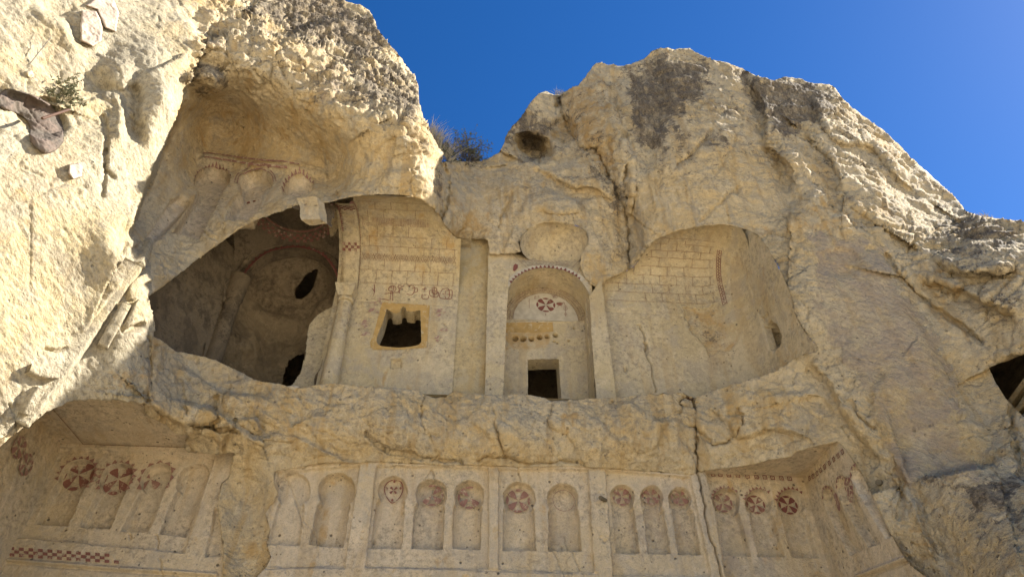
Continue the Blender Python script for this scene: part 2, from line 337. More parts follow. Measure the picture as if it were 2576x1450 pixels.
def step(pl, amp, wd, fall):
    """a ledge: surface on the right-hand side of the polyline is set back by amp, fading with distance"""
    global Yb
    pl = catmull(pl, 5); lo, hi = pl.min(0) - fall * 4, pl.max(0) + fall * 4
    m = (GU > lo[0]) & (GU < hi[0]) & (GV > lo[1]) & (GV < hi[1])
    if m.any():
        d = side_of(GU[m], GV[m], pl)
        e0 = np.hypot(GU[m] - pl[0, 0], GV[m] - pl[0, 1]); e1 = np.hypot(GU[m] - pl[-1, 0], GV[m] - pl[-1, 1])
        Yb[m] += amp * (ss(d, -wd, wd) - .5) * np.exp(-np.abs(d) / fall) * ss(np.minimum(e0, e1), 0, fall)
def dent(cu, cv, ru, rv, amp, rot=0, sharp=.35):
    global Yb
    c, s = math.cos(R(rot)), math.sin(R(rot)); du, dv = GU - cu, GV - cv
    q = np.hypot((du * c + dv * s) / ru, (-du * s + dv * c) / rv)
    Yb += amp * (1 - ss(q, 1 - sharp, 1 + sharp * .3))
# -- cracks
crack([(1410,243),(1420,295),(1455,365),(1470,376),(1500,380),(1535,450),(1570,525),(1580,575),(1582,640),(1580,700)], .16, 5)
crack([(1405,240),(1418,300),(1450,370),(1505,390),(1540,460),(1572,540),(1582,640)], .34, 30); crack([(1500,372),(1512,400),(1530,440)], .2, 5); crack([(1408,240),(1405,270)], .4, 8)
crack([(1577,425),(1572,455),(1578,500)], .18, 6)
crack([(1112,412),(1125,450),(1126,485),(1118,520),(1112,545)], .3, 7)
crack([(1288,488),(1278,515),(1262,545),(1255,575)], .10, 4)
crack([(1742,1000),(1750,1060),(1752,1120),(1754,1186)], .14, 4); crack([(1712,1010),(1712,1050),(1722,1072),(1750,1075)], .12, 4)
crack([(1712,1010),(1725,1000),(1742,1002)], .12, 4); crack([(1752,1078),(1775,1100),(1800,1120),(1845,1100),(1868,1060),(1855,1030)], .10, 4)
crack([(1242,1030),(1250,1090),(1272,1150)], .12, 3.5); crack([(1392,1015),(1380,1070)], .08, 4); crack([(1068,1000),(1060,1050),(1066,1080)], .08, 3.5)
crack([(920,1090),(970,1130),(1070,1150),(1100,1155),(1160,1160)], .10, 5); crack([(1200,1160),(1240,1148),(1350,1165),(1420,1158),(1470,1168)], .08, 5)
crack([(545,1000),(540,1030),(548,1050),(530,1075)], .15, 4); crack([(480,1070),(530,1077),(600,1085)], .2, 4); crack([(595,1060),(560,1130)], .12, 4); crack([(375,850),(378,930),(370,1005)], .12, 4)
crack([(455,955),(460,1000),(470,1040)], .08, 4); crack([(258,290),(268,340),(262,420),(285,445)], .08, 5); crack([(335,220),(345,250),(338,300),(345,340)], .14, 12)
crack([(268,380),(262,450),(258,490)], .07, 5); crack([(100,245),(150,255),(255,245)], .08, 5)
crack([(2230,640),(2260,690),(2330,760),(2390,800),(2470,860)], .15, 6); crack([(2545,1010),(2548,1080),(2560,1140),(2576,1190)], .15, 5)
crack([(2140,1010),(2160,1050),(2200,1080)], .08, 5); crack([(1860,470),(1800,520),(1760,560)], .06, 4); crack([(1640,150),(1660,240),(1650,330),(1620,420)], .22, 22); crack([(1870,180),(1900,260),(1925,340),(1960,420),(1985,500)], .26, 22); crack([(2010,330),(2060,420),(2110,500),(2180,560)], .2, 20); crack([(1790,330),(1740,390),(1700,420)], .12, 6); crack([(1870,300),(1840,370),(1800,440)], .06, 4)
crack([(2250,1180),(2270,1220),(2260,1300)], .1, 6); pass
# -- ledges / broken blocks (right-hand side set back)
step([(1450,170),(1520,210),(1560,330),(1600,400),(1600,440)], -.35, 8, 70)
step([(1870,180),(1905,240),(1922,300),(1930,370),(1985,420),(1988,500)], .45, 9, 80)
step([(2040,215),(2060,300),(2110,360),(2190,370),(2260,450),(2330,500)], .35, 10, 60)
step([(2015,330),(2080,390),(2110,440),(2115,480)], .3, 7, 40)
step([(2000,520),(2060,470),(2140,490),(2240,560),(2330,600)], -.14, 16, 60)
step([(1270,345),(1300,350),(1310,400),(1290,410)], -.25, 8, 40)
step([(1560,520),(1500,480),(1440,470),(1380,440),(1320,410)], -.3, 10, 50)
step([(1300,560),(1330,500),(1380,480),(1440,500),(1480,560)], -.18, 9, 45)
step([(1110,425),(1160,425),(1200,385),(1260,388)], .25, 10, 30)
step([(2260,905),(2190,1010),(2250,1150)], .1, 14, 60)
step([(2160,590),(2200,640),(2260,700),(2310,800),(2360,900),(2420,1010),(2480,1100),(2500,1160)], -.3, 34, 110)
step([(2550,1140),(2480,1165),(2400,1180),(2290,1212)], .9, 9, 130)
step([(2330,640),(2400,680),(2470,690),(2576,670)], .5, 12, 70); step([(2290,700),(2380,720),(2480,760),(2576,800)], .4, 12, 60)
step([(2290,1212),(2330,1330),(2380,1450)], -.35, 14, 80)
step([(2020,900),(2080,960),(2120,1040),(2180,1110),(2230,1180)], .28, 12, 50)
step([(1985,1010),(2060,1000),(2110,1060)], .15, 12, 40)
step([(2576,880),(2500,920)], -.3, 10, 40)
step([(640,50),(700,100),(800,60),(900,40)], -.5, 12, 60); step([(480,130),(560,90),(600,60)], -.4, 10, 60)
step([(60,1045),(142,949),(245,792),(341,672),(365,620)], .16, 5, 35)
step([(318,600),(352,520),(400,400),(440,310),(466,240)], 1.1, 9, 60)
step([(780,210),(830,180),(850,160),(890,190)], -.22, 6, 40); step([(820,255),(850,260),(920,280)], -.2, 8, 40); step([(700,60),(780,100),(880,120),(960,150)], -.3, 10, 50)
step([(440,20),(480,55),(530,100),(590,60)], -.3, 8, 40)
step([(1060,250),(1010,300),(1000,330)], .3, 8, 40); step([(930,320),(960,300),(1000,295)], .2, 7, 30)
step([(905,540),(960,440),(1040,420),(1110,440)], -.12, 12, 50)
step([(60,130),(110,180),(200,240),(300,240),(310,330),(315,390)], -.28, 12, 60)
step([(90,0),(110,30),(160,60),(190,110),(235,130)], -.35, 10, 50)
step([(0,225),(60,240),(120,260)], .3, 10, 40)
step([(250,230),(270,180),(330,130),(400,140),(440,180),(460,260)], .0, 10, 40)
step([(720,1075),(760,1100),(860,1150),(930,1160)], -.14, 8, 45); step([(1130,985),(1060,1010),(1070,1060)], .12, 7, 40)
step([(1400,1010),(1380,1060),(1440,1100),(1460,1160)], .14, 8, 45); step([(1560,1000),(1640,1050),(1700,1060),(1720,1100)], -.16, 8, 45); step([(1640,1170),(1660,1090),(1700,1040)], .14, 8, 40)
step([(1180,1000),(1190,1060),(1260,1120)], .10, 8, 40); step([(1480,1020),(1530,1090),(1600,1100)], -.10, 8, 40)
step([(1770,1020),(1830,1060),(1860,1100),(1960,1080),(2060,1120)], .16, 9, 50); step([(1900,960),(1960,990),(2060,980)], -.15, 10, 50)
step([(400,1000),(470,1010),(560,1040),(640,1100),(720,1075)], -.3, 9, 50); step([(430,900),(520,960),(620,990),(700,1000)], -.2, 10, 50)
step([(590,1060),(640,1050),(660,1100)], -.3, 7, 30); step([(375,1010),(430,1055),(480,1080)], .3, 7, 30)
# -- hollows
dent(1340,372,56,36,1.0,15,.5); dent(1420,330,40,40,.25); dent(1410,520,60,20,-.1)
dent(490,225,30,25,.15); dent(345,330,30,50,.12,0,.9); dent(2110,660,60,40,.1)
dent(100,300,75,45,.15,20); dent(300,195,45,65,-.22,0,.9); dent(390,150,90,55,-.12,0,.9)
dent(620,1270,60,100,.08,0,.6); dent(520,700,0.1,0.1,0)
# round bosses at the brow corner
dent(520,205,58,40,-.55,10,.8)
# carved gallery high on the left: niches and cornices pushed into / out of the face in 3-D
def z5(pl): return [(386.2 + x / 3.633, 218.9 + y / 3.633) for x, y in pl]
def z6(pl): return [(x / 2.816, 579.4 + y / 2.816) for x, y in pl]
GNICHE = [z5([(430,945),(390,900),(380,840),(420,780),(500,735),(590,730),(660,760),(695,820),(690,870),(630,930),(420,1370),(190,1330),(370,1030)]),
          z5([(810,975),(780,920),(785,860),(840,805),(930,780),(1030,795),(1085,845),(1075,900),(1010,945),(985,1010),(900,1190),(640,1210),(740,1030)]),
          z5([(1190,970),(1180,920),(1220,850),(1300,820),(1390,830),(1450,870),(1440,930),(1400,960),(1300,990)]),
          z5([(170,1030),(240,1000),(290,1010),(330,1060),(60,1390),(-60,1400)])]
off = np.zeros(GU.shape)            # metres along the gallery wall's normal
def box(pl, m=25):
    p = np.array(pl); lo, hi = p.min(0) - m, p.max(0) + m
    return (GU > lo[0]) & (GU < hi[0]) & (GV > lo[1]) & (GV < hi[1])
gn_sd = []
for k, pl in enumerate(GNICHE):
    pl = catmull(pl, 3, True) if k == 2 else np.array(pl); m = box(pl); s_ = np.full(GU.shape, 99.0); s_[m] = sdf(GU[m], GV[m], pl); gn_sd.append(s_)
    off += (.18 if k == 3 else .30) * (1 - ss(s_, -4, 3))
def ridge3(pl, amp, wd):
    global off
    m = box(pl, wd * 4); off[m] -= amp * np.exp(-(pdist(GU[m], GV[m], pl) / wd) ** 4)
ridge3(z5([(410,625),(1000,690),(1580,768)]), .09, 5); ridge3(z5([(420,678),(1000,745),(1575,822)]), .14, 5)
ridge3(z6([(330,835),(400,850),(470,835)]), -.10, 4); ridge3(z6([(880,700),(960,690),(1010,670)]), -.16, 9)
# world positions
P0 = atY(GU, GV, Yb)
def normals(P):
    a = np.gradient(P, axis=1); b = np.gradient(P, axis=0); n = np.cross(a, b); n /= np.linalg.norm(n, axis=-1, keepdims=True) + 1e-9
    n *= np.sign(((CAM - P) * n).sum(-1, keepdims=True)); return n
N0 = normals(P0)
from_blur = lambda A, k: A
_q = np.stack([GU / 60, GV / 60, 0 * GU], -1); wpu = 60 * fbm(_q, 5, 301, .65); wpv = 60 * fbm(_q, 5, 311, .65)
def poly_w(regs, fe=18):
    W = np.zeros(GU.shape)
    for pl, a in regs:
        m = box(pl, fe * 2 + 50); W[m] = np.maximum(W[m], a * (1 - ss(sdf(GU[m] + wpu[m], GV[m] + wpv[m], pl), -fe, fe)))
    return W
SMOOTH = poly_w([([(-700,420),(0,520),(200,500),(300,420),(350,360),(400,330),(450,255),(330,600),(300,700),(120,930),(0,1040),(-700,1300)], .9),
                 ([(-700,-200),(450,-200),(470,230),(300,420),(0,560),(-700,600)], .55), ([(300,640),(380,600),(384,850),(260,980),(0,1120),(100,930)], .85), ([(545,1200),(690,1180),(700,1460),(540,1460)], .8),
                 ([(480,250),(600,200),(900,340),(830,450),(780,500),(430,600),(330,600)], .75), ([(2050,580),(2200,600),(2330,780),(2400,1000),(2450,1180),(2290,1205),(2200,1080),(2100,880),(2040,760)], .7), ([(1600,400),(1700,250),(1900,350),(2000,520),(1800,560),(1640,560)], .45), ([(2300,700),(2480,760),(2500,1100),(2400,1000)], .5), ([(2290,1215),(2576,1180),(2576,1460),(2350,1460)], .45),
                 ([(1310,570),(1500,570),(1500,650),(1310,650)], .8), ([(1120,440),(1300,480),(1300,640),(1120,600)], .4)], 20)
rough = 1 - SMOOTH
# sunlit fractured crown gets the coarsest relief
COARSE = poly_w([([(600,-60),(850,-10),(960,60),(1060,220),(1110,410),(950,330),(820,290),(700,215),(560,190),(480,120)], 1.0), ([(0,-60),(480,-60),(480,200),(330,400),(200,380),(0,260)], .15),
                 ([(1270,330),(1500,150),(1990,180),(2450,530),(2576,560),(2576,900),(2350,700),(2000,480),(1600,500),(1300,480)], .3), ([(2290,1205),(2576,1150),(2576,1460),(2380,1460)], .1)], 25)
q = P0.copy()
warp = np.stack([fbm(q * .7, 2, 40), fbm(q * .7, 2, 50), fbm(q * .7, 2, 60)], -1)
qw = q + .35 * warp
d1 = fbm(qw * np.array([.9, .9, .7]), 4, 1) * .13
f1, f2, idv = worley(qw * np.array([1.5, 1.5, 1.9]), 3)
blk = (idv - .5) * .14 - .10 * np.exp(-((f2 - f1) / .07) ** 2)
crk = np.exp(-((f2 - f1) / .05) ** 2) * ss(fbm(q * .8, 3, 520), .05, .45) * .07 * (1 - .8 * poly_w([([(384,846),(2056,880),(2120,1100),(1740,1195),(380,1170)], 1.0)], 20))
g1, g2, idw = worley(qw * 4.6, 13)
blk2 = (idw - .5) * .045 - .03 * np.exp(-((g2 - g1) / .10) ** 2)
d2 = fbm(qw * 3.1, 5, 7, .58) * .055 + fbm(qw * np.array([1.3, 1.3, 2.4]), 4, 17, .55, True) * .06
d3 = fbm(q * 9.5, 4, 23, .65) * .034
d4 = fbm(qw * np.array([2.2, 2.2, 5.0]), 5, 27, .62, True) * .07
gul = poly_w([([(1390,230),(1500,160),(1640,140),(1720,420),(1620,620),(1540,560),(1480,440)], 1.0), ([(1120,420),(1320,440),(1300,640),(1120,590)], .6), ([(1330,990),(1740,990),(1740,1180),(1330,1170)], .55), ([(850,970),(1330,990),(1330,1170),(850,1160)], .35)], 25)
dg = fbm(qw * np.array([3.2, 3.2, .55]), 5, 45, .6, True) * .10
disp = gul * dg - rough * crk * (.7 + .6 * COARSE) + rough * (1 - .4 * gul) * (d1 * .7 + blk * (.30 + .25 * COARSE) + blk2 * (.40 + .35 * COARSE) + d2 * (.55 + .95 * COARSE) + d4 * COARSE) + (.35 + .65 * rough) * d3 + .25 * SMOOTH * d1
# pick-dressed texture: short slanting chisel marks
pk = fbm(q @ np.array([[.8, .3, .5], [-.2, .9, .3], [-.55, -.3, .8]]) * np.array([5, 5, 17]), 3, 31, .5)
disp += SMOOTH * pk * .018
near = np.minimum.reduce([np.abs(pdist(GU, GV, h, True)) for h in (FACA,)])
disp *= .35 + .65 * ss(near, 0, 30)
PR = P0 + N0 * (disp - off)[..., None]
# keep / snap to the outlines
def cells(A): return .25 * (A[:-1, :-1] + A[1:, :-1] + A[:-1, 1:] + A[1:, 1:])
CU, CV = cells(GU), cells(GV)
keep = inside(CU, CV, OUTER)
for h in HOLES: keep &= ~inside(CU, CV, h)
nr, nc = GU.shape; vid = np.arange(nr * nc).reshape(nr, nc)
quad = np.stack([vid[:-1, :-1], vid[1:, :-1], vid[1:, 1:], vid[:-1, 1:]], -1)[keep]
cnt = np.zeros(nr * nc, int); np.add.at(cnt, quad.ravel(), 1)
E = np.concatenate([quad[:, [0, 1]], quad[:, [1, 2]], quad[:, [2, 3]], quad[:, [3, 0]]])
key = np.sort(E, 1); k64 = key[:, 0].astype(np.int64) * (nr * nc) + key[:, 1]
_, ix, ct = np.unique(k64, return_index=True, return_counts=True); BE = E[ix[ct == 1]]
bv_ = np.unique(BE); bu, bvv = GU.ravel()[bv_], GV.ravel()[bv_]
best = np.full(bv_.shape, 1e9); su, sv = bu.copy(), bvv.copy(); cls = np.zeros(bv_.shape, int)
for c, pl in enumerate([SKY] + HOLES):
    d, a, b = pdist(bu, bvv, pl, c > 0, True); m = d < best; best = np.where(m, d, best); su = np.where(m, a, su); sv = np.where(m, b, sv); cls = np.where(m, c, cls)
snap = best < 4.5
i2, j2 = np.divmod(bv_, nc)
jag = np.where(np.isin(cls, (0, 1, 2)), 3.6, 1.8)[:, None] * np.stack([fbm(np.stack([su, sv, cls * 9.], -1) / 16, 3, 71, .7), fbm(np.stack([su, sv, cls * 9.], -1) / 16, 3, 75, .7)], -1)
nu = np.where(snap, su + jag[:, 0], bu); nv = np.where(snap, sv + jag[:, 1], bvv)
jac_u = (PR[i2, np.minimum(j2 + 1, nc - 1)] - PR[i2, np.maximum(j2 - 1, 0)]) / (GU[i2, np.minimum(j2 + 1, nc - 1)] - GU[i2, np.maximum(j2 - 1, 0)])[:, None]
Yn = CAM[1] + (PR[i2, j2, 1] - CAM[1])
tgt = atY(nu, nv, PR[i2, j2, 1])
PR[i2, j2] = tgt
STAIN = np.stack([poly_w([([(1400,240),(1430,240),(1470,360),(1530,400),(1590,540),(1600,680),(1560,680),(1540,560),(1480,420),(1410,330)], .55), ([(1270,340),(1500,140),(1990,170),(2450,520),(2576,550),(2576,900),(2350,700),(2000,430),(1600,420),(1300,440)], .34), ([(480,-20),(850,-20),(960,60),(1060,220),(1110,420),(950,320),(820,290),(700,215),(560,190)], .38), ([(2290,1205),(2576,1150),(2576,1460),(2400,1460)], .3), ([(384,860),(740,980),(1330,1000),(1740,1000),(2050,890),(2100,1080),(1740,1180),(700,1160),(380,1010)], .16), ([(1110,410),(1500,420),(1590,640),(1500,680),(1200,520)], .24),
   ([(600,0),(850,-5),(940,40),(1000,130),(1000,160),(900,120),(780,100),(700,60),(640,40)], .9), ([(790,130),(900,130),(1050,210),(1060,310),(960,300),(850,270),(870,200)], .62), ([(460,160),(520,140),(590,170),(560,235),(470,240)], .6),
   ([(1060,430),(1115,420),(1118,520),(1080,510)], .7), ([(1570,180),(1690,150),(1800,180),(1720,300),(1700,380),(1620,360),(1590,280)], .8), ([(1870,190),(1990,185),(2090,215),(2150,290),(2080,330),(1960,340),(1900,280)], .85),
   ([(1280,330),(1340,270),(1400,290),(1390,400),(1300,400)], .8), ([(1960,340),(2060,350),(2010,400)], .5), ([(2150,280),(2260,370),(2340,470),(2200,380)], .5), ([(2330,520),(2440,540),(2580,570),(2580,640),(2380,620)], .65),
   ([(2420,610),(2580,650),(2580,690),(2440,670)], .55), ([(2290,1210),(2420,1190),(2580,1190),(2580,1330),(2480,1280),(2400,1230)], .72), ([(2470,730),(2580,720),(2580,790),(2490,780)], .55), ([(1530,540),(1590,540),(1600,650),(1545,640)], .45),
   ([(1500,150),(1640,120),(1760,125),(1880,175),(1870,200),(1700,160),(1560,190)], .45), ([(430,0),(600,0),(640,40),(520,60)], .45), ([(420,90),(540,80),(560,110),(440,130)], .35), ([(560,1280),(680,1200),(690,1260),(600,1330)], .3)], 42),
  poly_w([([(1390,280),(1470,290),(1490,350),(1400,350)], .9), ([(1420,230),(1500,180),(1560,420),(1520,430),(1460,360)], .7), ([(1760,560),(2000,520),(2100,480),(2300,560),(2200,600),(1900,600)], .45), ([(1300,420),(1480,430),(1500,520),(1320,520)], .3), ([(1845,1000),(1880,1010),(1880,1090),(1840,1100)], .7), ([(1470,330),(1530,350),(1520,420),(1480,400)], .6), ([(1412,1010),(1450,1012),(1460,1090),(1430,1090)], .8),
   ([(2260,1150),(2300,1180),(2340,1400),(2300,1420)], .5), ([(2290,690),(2420,690),(2420,740),(2300,730)], .7), ([(2490,680),(2580,690),(2580,730),(2500,720)], .8), ([(700,1050),(790,1080),(760,1160),(690,1160)], .5), ([(480,180),(900,350),(830,440),(480,380)], .35),
   ([(590,1330),(690,1370),(680,1450),(580,1450)], .55), ([(270,960),(370,870),(375,960),(300,1000)], .5), ([(370,1010),(480,1080),(460,1130),(370,1100)], .4), ([(1130,520),(1230,500),(1230,600),(1140,595)], .6), ([(1820,560),(2000,600),(2010,760),(1960,700)], .35), ([(0,520),(160,420),(250,520),(120,700),(0,700)], .35)], 18),
  poly_w([([(2050,580),(2200,600),(2330,780),(2400,1000),(2450,1180),(2290,1210),(2200,1080),(2100,880),(2040,760)], .75), ([(790,160),(870,150),(880,250),(810,260)], .6), ([(440,30),(540,40),(600,90),(520,110)], .4), ([(850,1090),(960,1080),(1160,1140),(1000,1160)], .35), ([(200,440),(320,450),(300,520)], .2)], 18)], -1)
VR = PR.reshape(-1, 3); AR = STAIN.reshape(-1, 3)
# rims: rock goes on behind every edge (towards the hill at the skyline, along the sight line at openings)
isk = dict(zip(bv_.tolist(), (cls == 0).tolist()))
m_ = {int(v): k for k, v in enumerate(bv_)}
base = VR[bv_]; rdir = base - CAM; rdir /= np.linalg.norm(rdir, axis=1, keepdims=True)
skm = ((cls == 0) | ~snap)[:, None]
lay = [base]
for a, b in ((.16, .5), (.6, 1.6), (1.3, 6.0)):
    nz = fbm(base * 2.2 + a * 7, 3, 91)[:, None]
    lay.append(np.where(skm, base + np.array([0, b, -.12 * b * b ** .5]) + nz * np.array([.1, .1, .18]) * min(b, 1), base + rdir * a + nz * .02))
RV = np.concatenate(lay[1:]); nb = len(bv_); n0 = len(VR)
e = np.array([[m_[int(a)], m_[int(b)]] for a, b in BE])
rim = []
for k in range(3):
    lo = (lambda i: bv_[i]) if k == 0 else (lambda i, k=k: n0 + (k - 1) * nb + i)
    hi = lambda i, k=k: n0 + k * nb + i
    rim.append(np.stack([lo(e[:, 1]), lo(e[:, 0]), hi(e[:, 0]), hi(e[:, 1])], -1))
RIM = np.concatenate(rim); VALL = np.concatenate([VR, RV]); AALL = np.concatenate([AR, np.tile(AR[bv_], (3, 1))])
FALL = np.concatenate([quad, RIM])
fu = np.concatenate([cells(GU)[keep], np.tile(.5 * (GU.ravel()[BE[:, 0]] + GU.ravel()[BE[:, 1]]), 3)])
fv = np.concatenate([cells(GV)[keep], np.tile(.5 * (GV.ravel()[BE[:, 0]] + GV.ravel()[BE[:, 1]]), 3)])
gmask = np.zeros(len(FALL), bool)
g_id = np.full(len(quad), -1); cs = [cells(s)[keep] for s in gn_sd]
for k, s in enumerate(cs): g_id[s < 1.5] = k
g_id = np.concatenate([g_id, np.full(len(RIM), -1)])
WINGP = [(-800,-500),(480,-500),(470,235),(452,262),(330,600),(372,610),(380,700),(384,850),(370,1008),(300,1020),(-800,1300)]
GALP = [(452,262),(470,240),(600,196),(760,262),(900,340),(830,450),(780,505),(640,552),(430,640),(372,612),(330,600)]
BANDP = [(384,846),(370,1010),(362,1040),(462,1130),(600,1900),(700,1900),(760,1180),(1745,1195),(1762,1040),(1748,990),(1500,960),(1000,930),(560,880)]
RIGHTP = [(1250,-200),(1262,392),(1300,420),(1420,450),(1520,470),(1570,525),(1580,700),(1700,900),(1748,1001),(1754,1186),(1800,1250),(2300,1900),(3400,1900),(3400,-200)]
iw, ig, ib, ir = (inside(fu, fv, p) for p in (WINGP, GALP, BANDP, RIGHTP))
part = np.where(ig, 1, np.where(iw, 0, np.where(ib, 2, np.where(ir, 3, 4))))
part[(part == 4) & (fu < 1112) & (fv < 560)] = 5
SLOPEP = [(2030,600),(2200,600),(2330,760),(2400,960),(2450,1150),(2400,1180),(2290,1212),(2230,1150),(2130,960),(2060,800)]
part[(part == 3) & inside(fu, fv, SLOPEP)] = 6
labs = {6: ('cliff_slope_right', M_rock), 0: ('cliff_wing_left', M_wing), 2: ('cliff_ledge_band', M_rock), 3: ('cliff_right', M_rock), 4: ('cliff_saddle', M_rock), 5: ('cliff_brow_left', M_rock)}
for k, (nm, mt) in labs.items():
    tag(subset(nm, VALL, FALL, (part == k) & (g_id < 0), mt, None, {'stain': AALL}), kind='structure')
gal = thing('carved_gallery', 'shaded carved gallery under the overhanging brow, with round-headed niches below a painted cornice', 'rock carving', atY(560., 575., -.9))
subset('soffit_wall', VALL, FALL, (part == 1) & (g_id < 0), M_rock, gal, {'stain': AALL})
gal_niche = []
for k in range(4):
    if (g_id == k).any(): gal_niche.append(subset('niche', VALL, FALL, g_id == k, M_wall, gal, {'stain': AALL}))
# lookup of a point of the built face under a sight line (for paint laid on it)
def face_pt(u, v, lift=.012):
    u = np.asarray(u, float); v = np.asarray(v, float)
    i = np.clip(np.searchsorted(vv, v) - 1, 0, nr - 2); j = np.clip(np.searchsorted(uu, u) - 1, 0, nc - 2)
    a = (u - uu[j]) / (uu[j + 1] - uu[j]); b = (v - vv[i]) / (vv[i + 1] - vv[i]); a = np.clip(a, 0, 1)[..., None]; b = np.clip(b, 0, 1)[..., None]
    p = (1 - b) * ((1 - a) * PR[i, j] + a * PR[i, j + 1]) + b * ((1 - a) * PR[i + 1, j] + a * PR[i + 1, j + 1])
    return p + N0[i, j] * lift
# ------------------------------------------------------------------ carved architecture: flat and vaulted sheets in real planes
A_ = np.asarray
def tst(pl, Y):                      # sight-line polygon -> (x, z) on the plane Y
    p = atY(A_([q[0] for q in pl]), A_([q[1] for q in pl]), Y); return np.c_[p[:, 0], p[:, 2]]
def grid_faces(nr, nc):
    v = np.arange(nr * nc).reshape(nr, nc); return np.stack([v[:-1, :-1], v[:-1, 1:], v[1:, 1:], v[1:, :-1]], -1).reshape(-1, 4)
def cell(A): return (.25 * (A[:-1, :-1] + A[1:, :-1] + A[:-1, 1:] + A[1:, 1:])).ravel()
def wallnoise(P, a=.006):
    return a * (fbm(P * 2.2, 3, 5) * 1.4 + fbm(P * 11, 4, 6, .6) * .8)
def recess(D, S, T, pl, d, w=.010, jag=.014):
    lo, hi = pl.min(0) - .2, pl.max(0) + .2; m = (S > lo[0]) & (S < hi[0]) & (T > lo[1]) & (T < hi[1])
    f = np.full(S.shape, 9.0); jn = jag * fbm(np.stack([S[m], T[m], 0 * S[m]], -1) * 9, 3, 3)
    f[m] = sdf(S[m], T[m], pl) + jn; D += d * (1 - ss(f, -w, w)); return f
def groove(D, S, T, pl, d, w):
    pl = np.asarray(pl); lo, hi = pl.min(0) - .3, pl.max(0) + .3; m = (S > lo[0]) & (S < hi[0]) & (T > lo[1]) & (T < hi[1])
    D[m] += d * np.exp(-(pdist(S[m], T[m], pl) / w) ** 2)
def wob(pl, a=.02, s=0, n=5):
    pl = catmull(pl, n); k = np.arange(len(pl)); return pl + a * np.c_[vnoise(np.c_[k * .9, k * 0 + s, k * 0]), vnoise(np.c_[k * .9, k * 0 + s + 5, k * 0])]
def arch_poly(xl, xr, yw, yt, yn, jl, jr, bl, br, lip=4):
    """horseshoe niche in the photo frame: widest xl..xr at yw, crown yt, neck yn with jambs jl, jr, foot bl, br"""
    cx = .5 * (xl + xr); rx = .5 * (xr - xl); L = [bl, (jl, yn + 5), (jl + lip, yn + 1)]
    for k in range(-4, 25):
        a = math.pi - k / 20 * math.pi
        ry = (yw - yt) if math.sin(a) > 0 else (yn - yw) * 1.05 / .59
        if k < -3 or k > 23: continue
        L.append((cx + rx * math.cos(a), yw - ry * math.sin(a)))
    return L + [(jr - lip, yn + 1), (jr, yn + 5), br]
def strip_mesh(name, ring0, ring1, mat, parent, closed=True, n=6, noise=.012, attrs=None):
    r0, r1 = np.asarray(ring0), np.asarray(ring1); m = len(r0); ts = np.linspace(0, 1, n)
    V = np.concatenate([(1 - t) * r0 + t * r1 for t in ts]); V = V + noise * np.stack([fbm(V * 5, 3, 80 + k) for k in range(3)], -1)
    F = []
    for a in range(n - 1):
        for b in range(m if closed else m - 1):
            c = (b + 1) % m; F.append((a * m + b, a * m + c, (a + 1) * m + c, (a + 1) * m + b))
    return mesh_obj(name, V, F, mat, parent)
def decal(name, polys, mat, parent, test=True):
    _o = decal1(name, polys, mat, parent, test)
    if len(polys) > 1: _o['kind'] = 'stuff'
    return _o
def decal1(name, polys, mat, parent, test=True):
    if 'RD' in globals() and test:
        cs_ = np.array([np.mean(np.asarray(p), 0) for p in polys]); ok = free(cs_, np.arange(len(cs_))[:, None], FREE_M - .26); polys = [p for p, k in zip(polys, ok) if k] or polys[:1]
    V = []; F = []
    for p in polys:
        q = np.asarray(p, float); e_ = CAM - q; q = q + e_ / np.linalg.norm(e_, axis=1, keepdims=True) * .0006 * (len(F) % 9)
        F.append(tuple(range(len(V), len(V) + len(p)))); V.extend(q.tolist())
    return mesh_obj(name, np.array(V), F, mat, parent, smooth=False)
def ribbon(pl, w):                   # 2-D polyline -> list of quads of width w
    pl = np.asarray(pl, float); d = np.gradient(pl, axis=0); d /= np.linalg.norm(d, axis=1, keepdims=True) + 1e-9; n = np.c_[-d[:, 1], d[:, 0]] * w / 2
    if np.ndim(w): pass
    return [[pl[k] + n[k], pl[k + 1] + n[k + 1], pl[k + 1] - n[k + 1], pl[k] - n[k]] for k in range(len(pl) - 1)]
def cross2d(r, tilt=0, skip=()):
    """red fields of a flared cross in a roundel: four petals on the diagonals, four caps on the rim"""
    out = []
    for q in range(4):
        a0 = math.pi / 4 + q * math.pi / 2 + tilt
        if ('p', q) not in skip:
            L = [(.05, 0)]
            for rr, da in ((.25, .30), (.5, .36), (.75, .36), (.97, .30)): L.append((rr, da))
            arc = [(.99, .15), (1.0, 0), (.99, -.15)]
            L2 = [(rr, -da) for rr, da in ((.97, .30), (.75, .36), (.5, .36), (.25, .30))]
            out.append(np.array([(r * rr * math.cos(a0 + da), r * rr * math.sin(a0 + da)) for rr, da in L + arc + L2]))
        if ('c', q) not in skip:
            a1 = q * math.pi / 2 + tilt; L = [(.97, -.40), (.99, -.2), (1.0, 0), (.99, .2), (.97, .40), (.82, .26), (.76, 0), (.82, -.26)]
            out.append(np.array([(r * rr * math.cos(a1 + da), r * rr * math.sin(a1 + da)) for rr, da in L]))
    return out
def on_Y(polys, Y): return [np.c_[np.asarray(p)[:, 0], np.full(len(p), Y), np.asarray(p)[:, 1]] for p in polys]
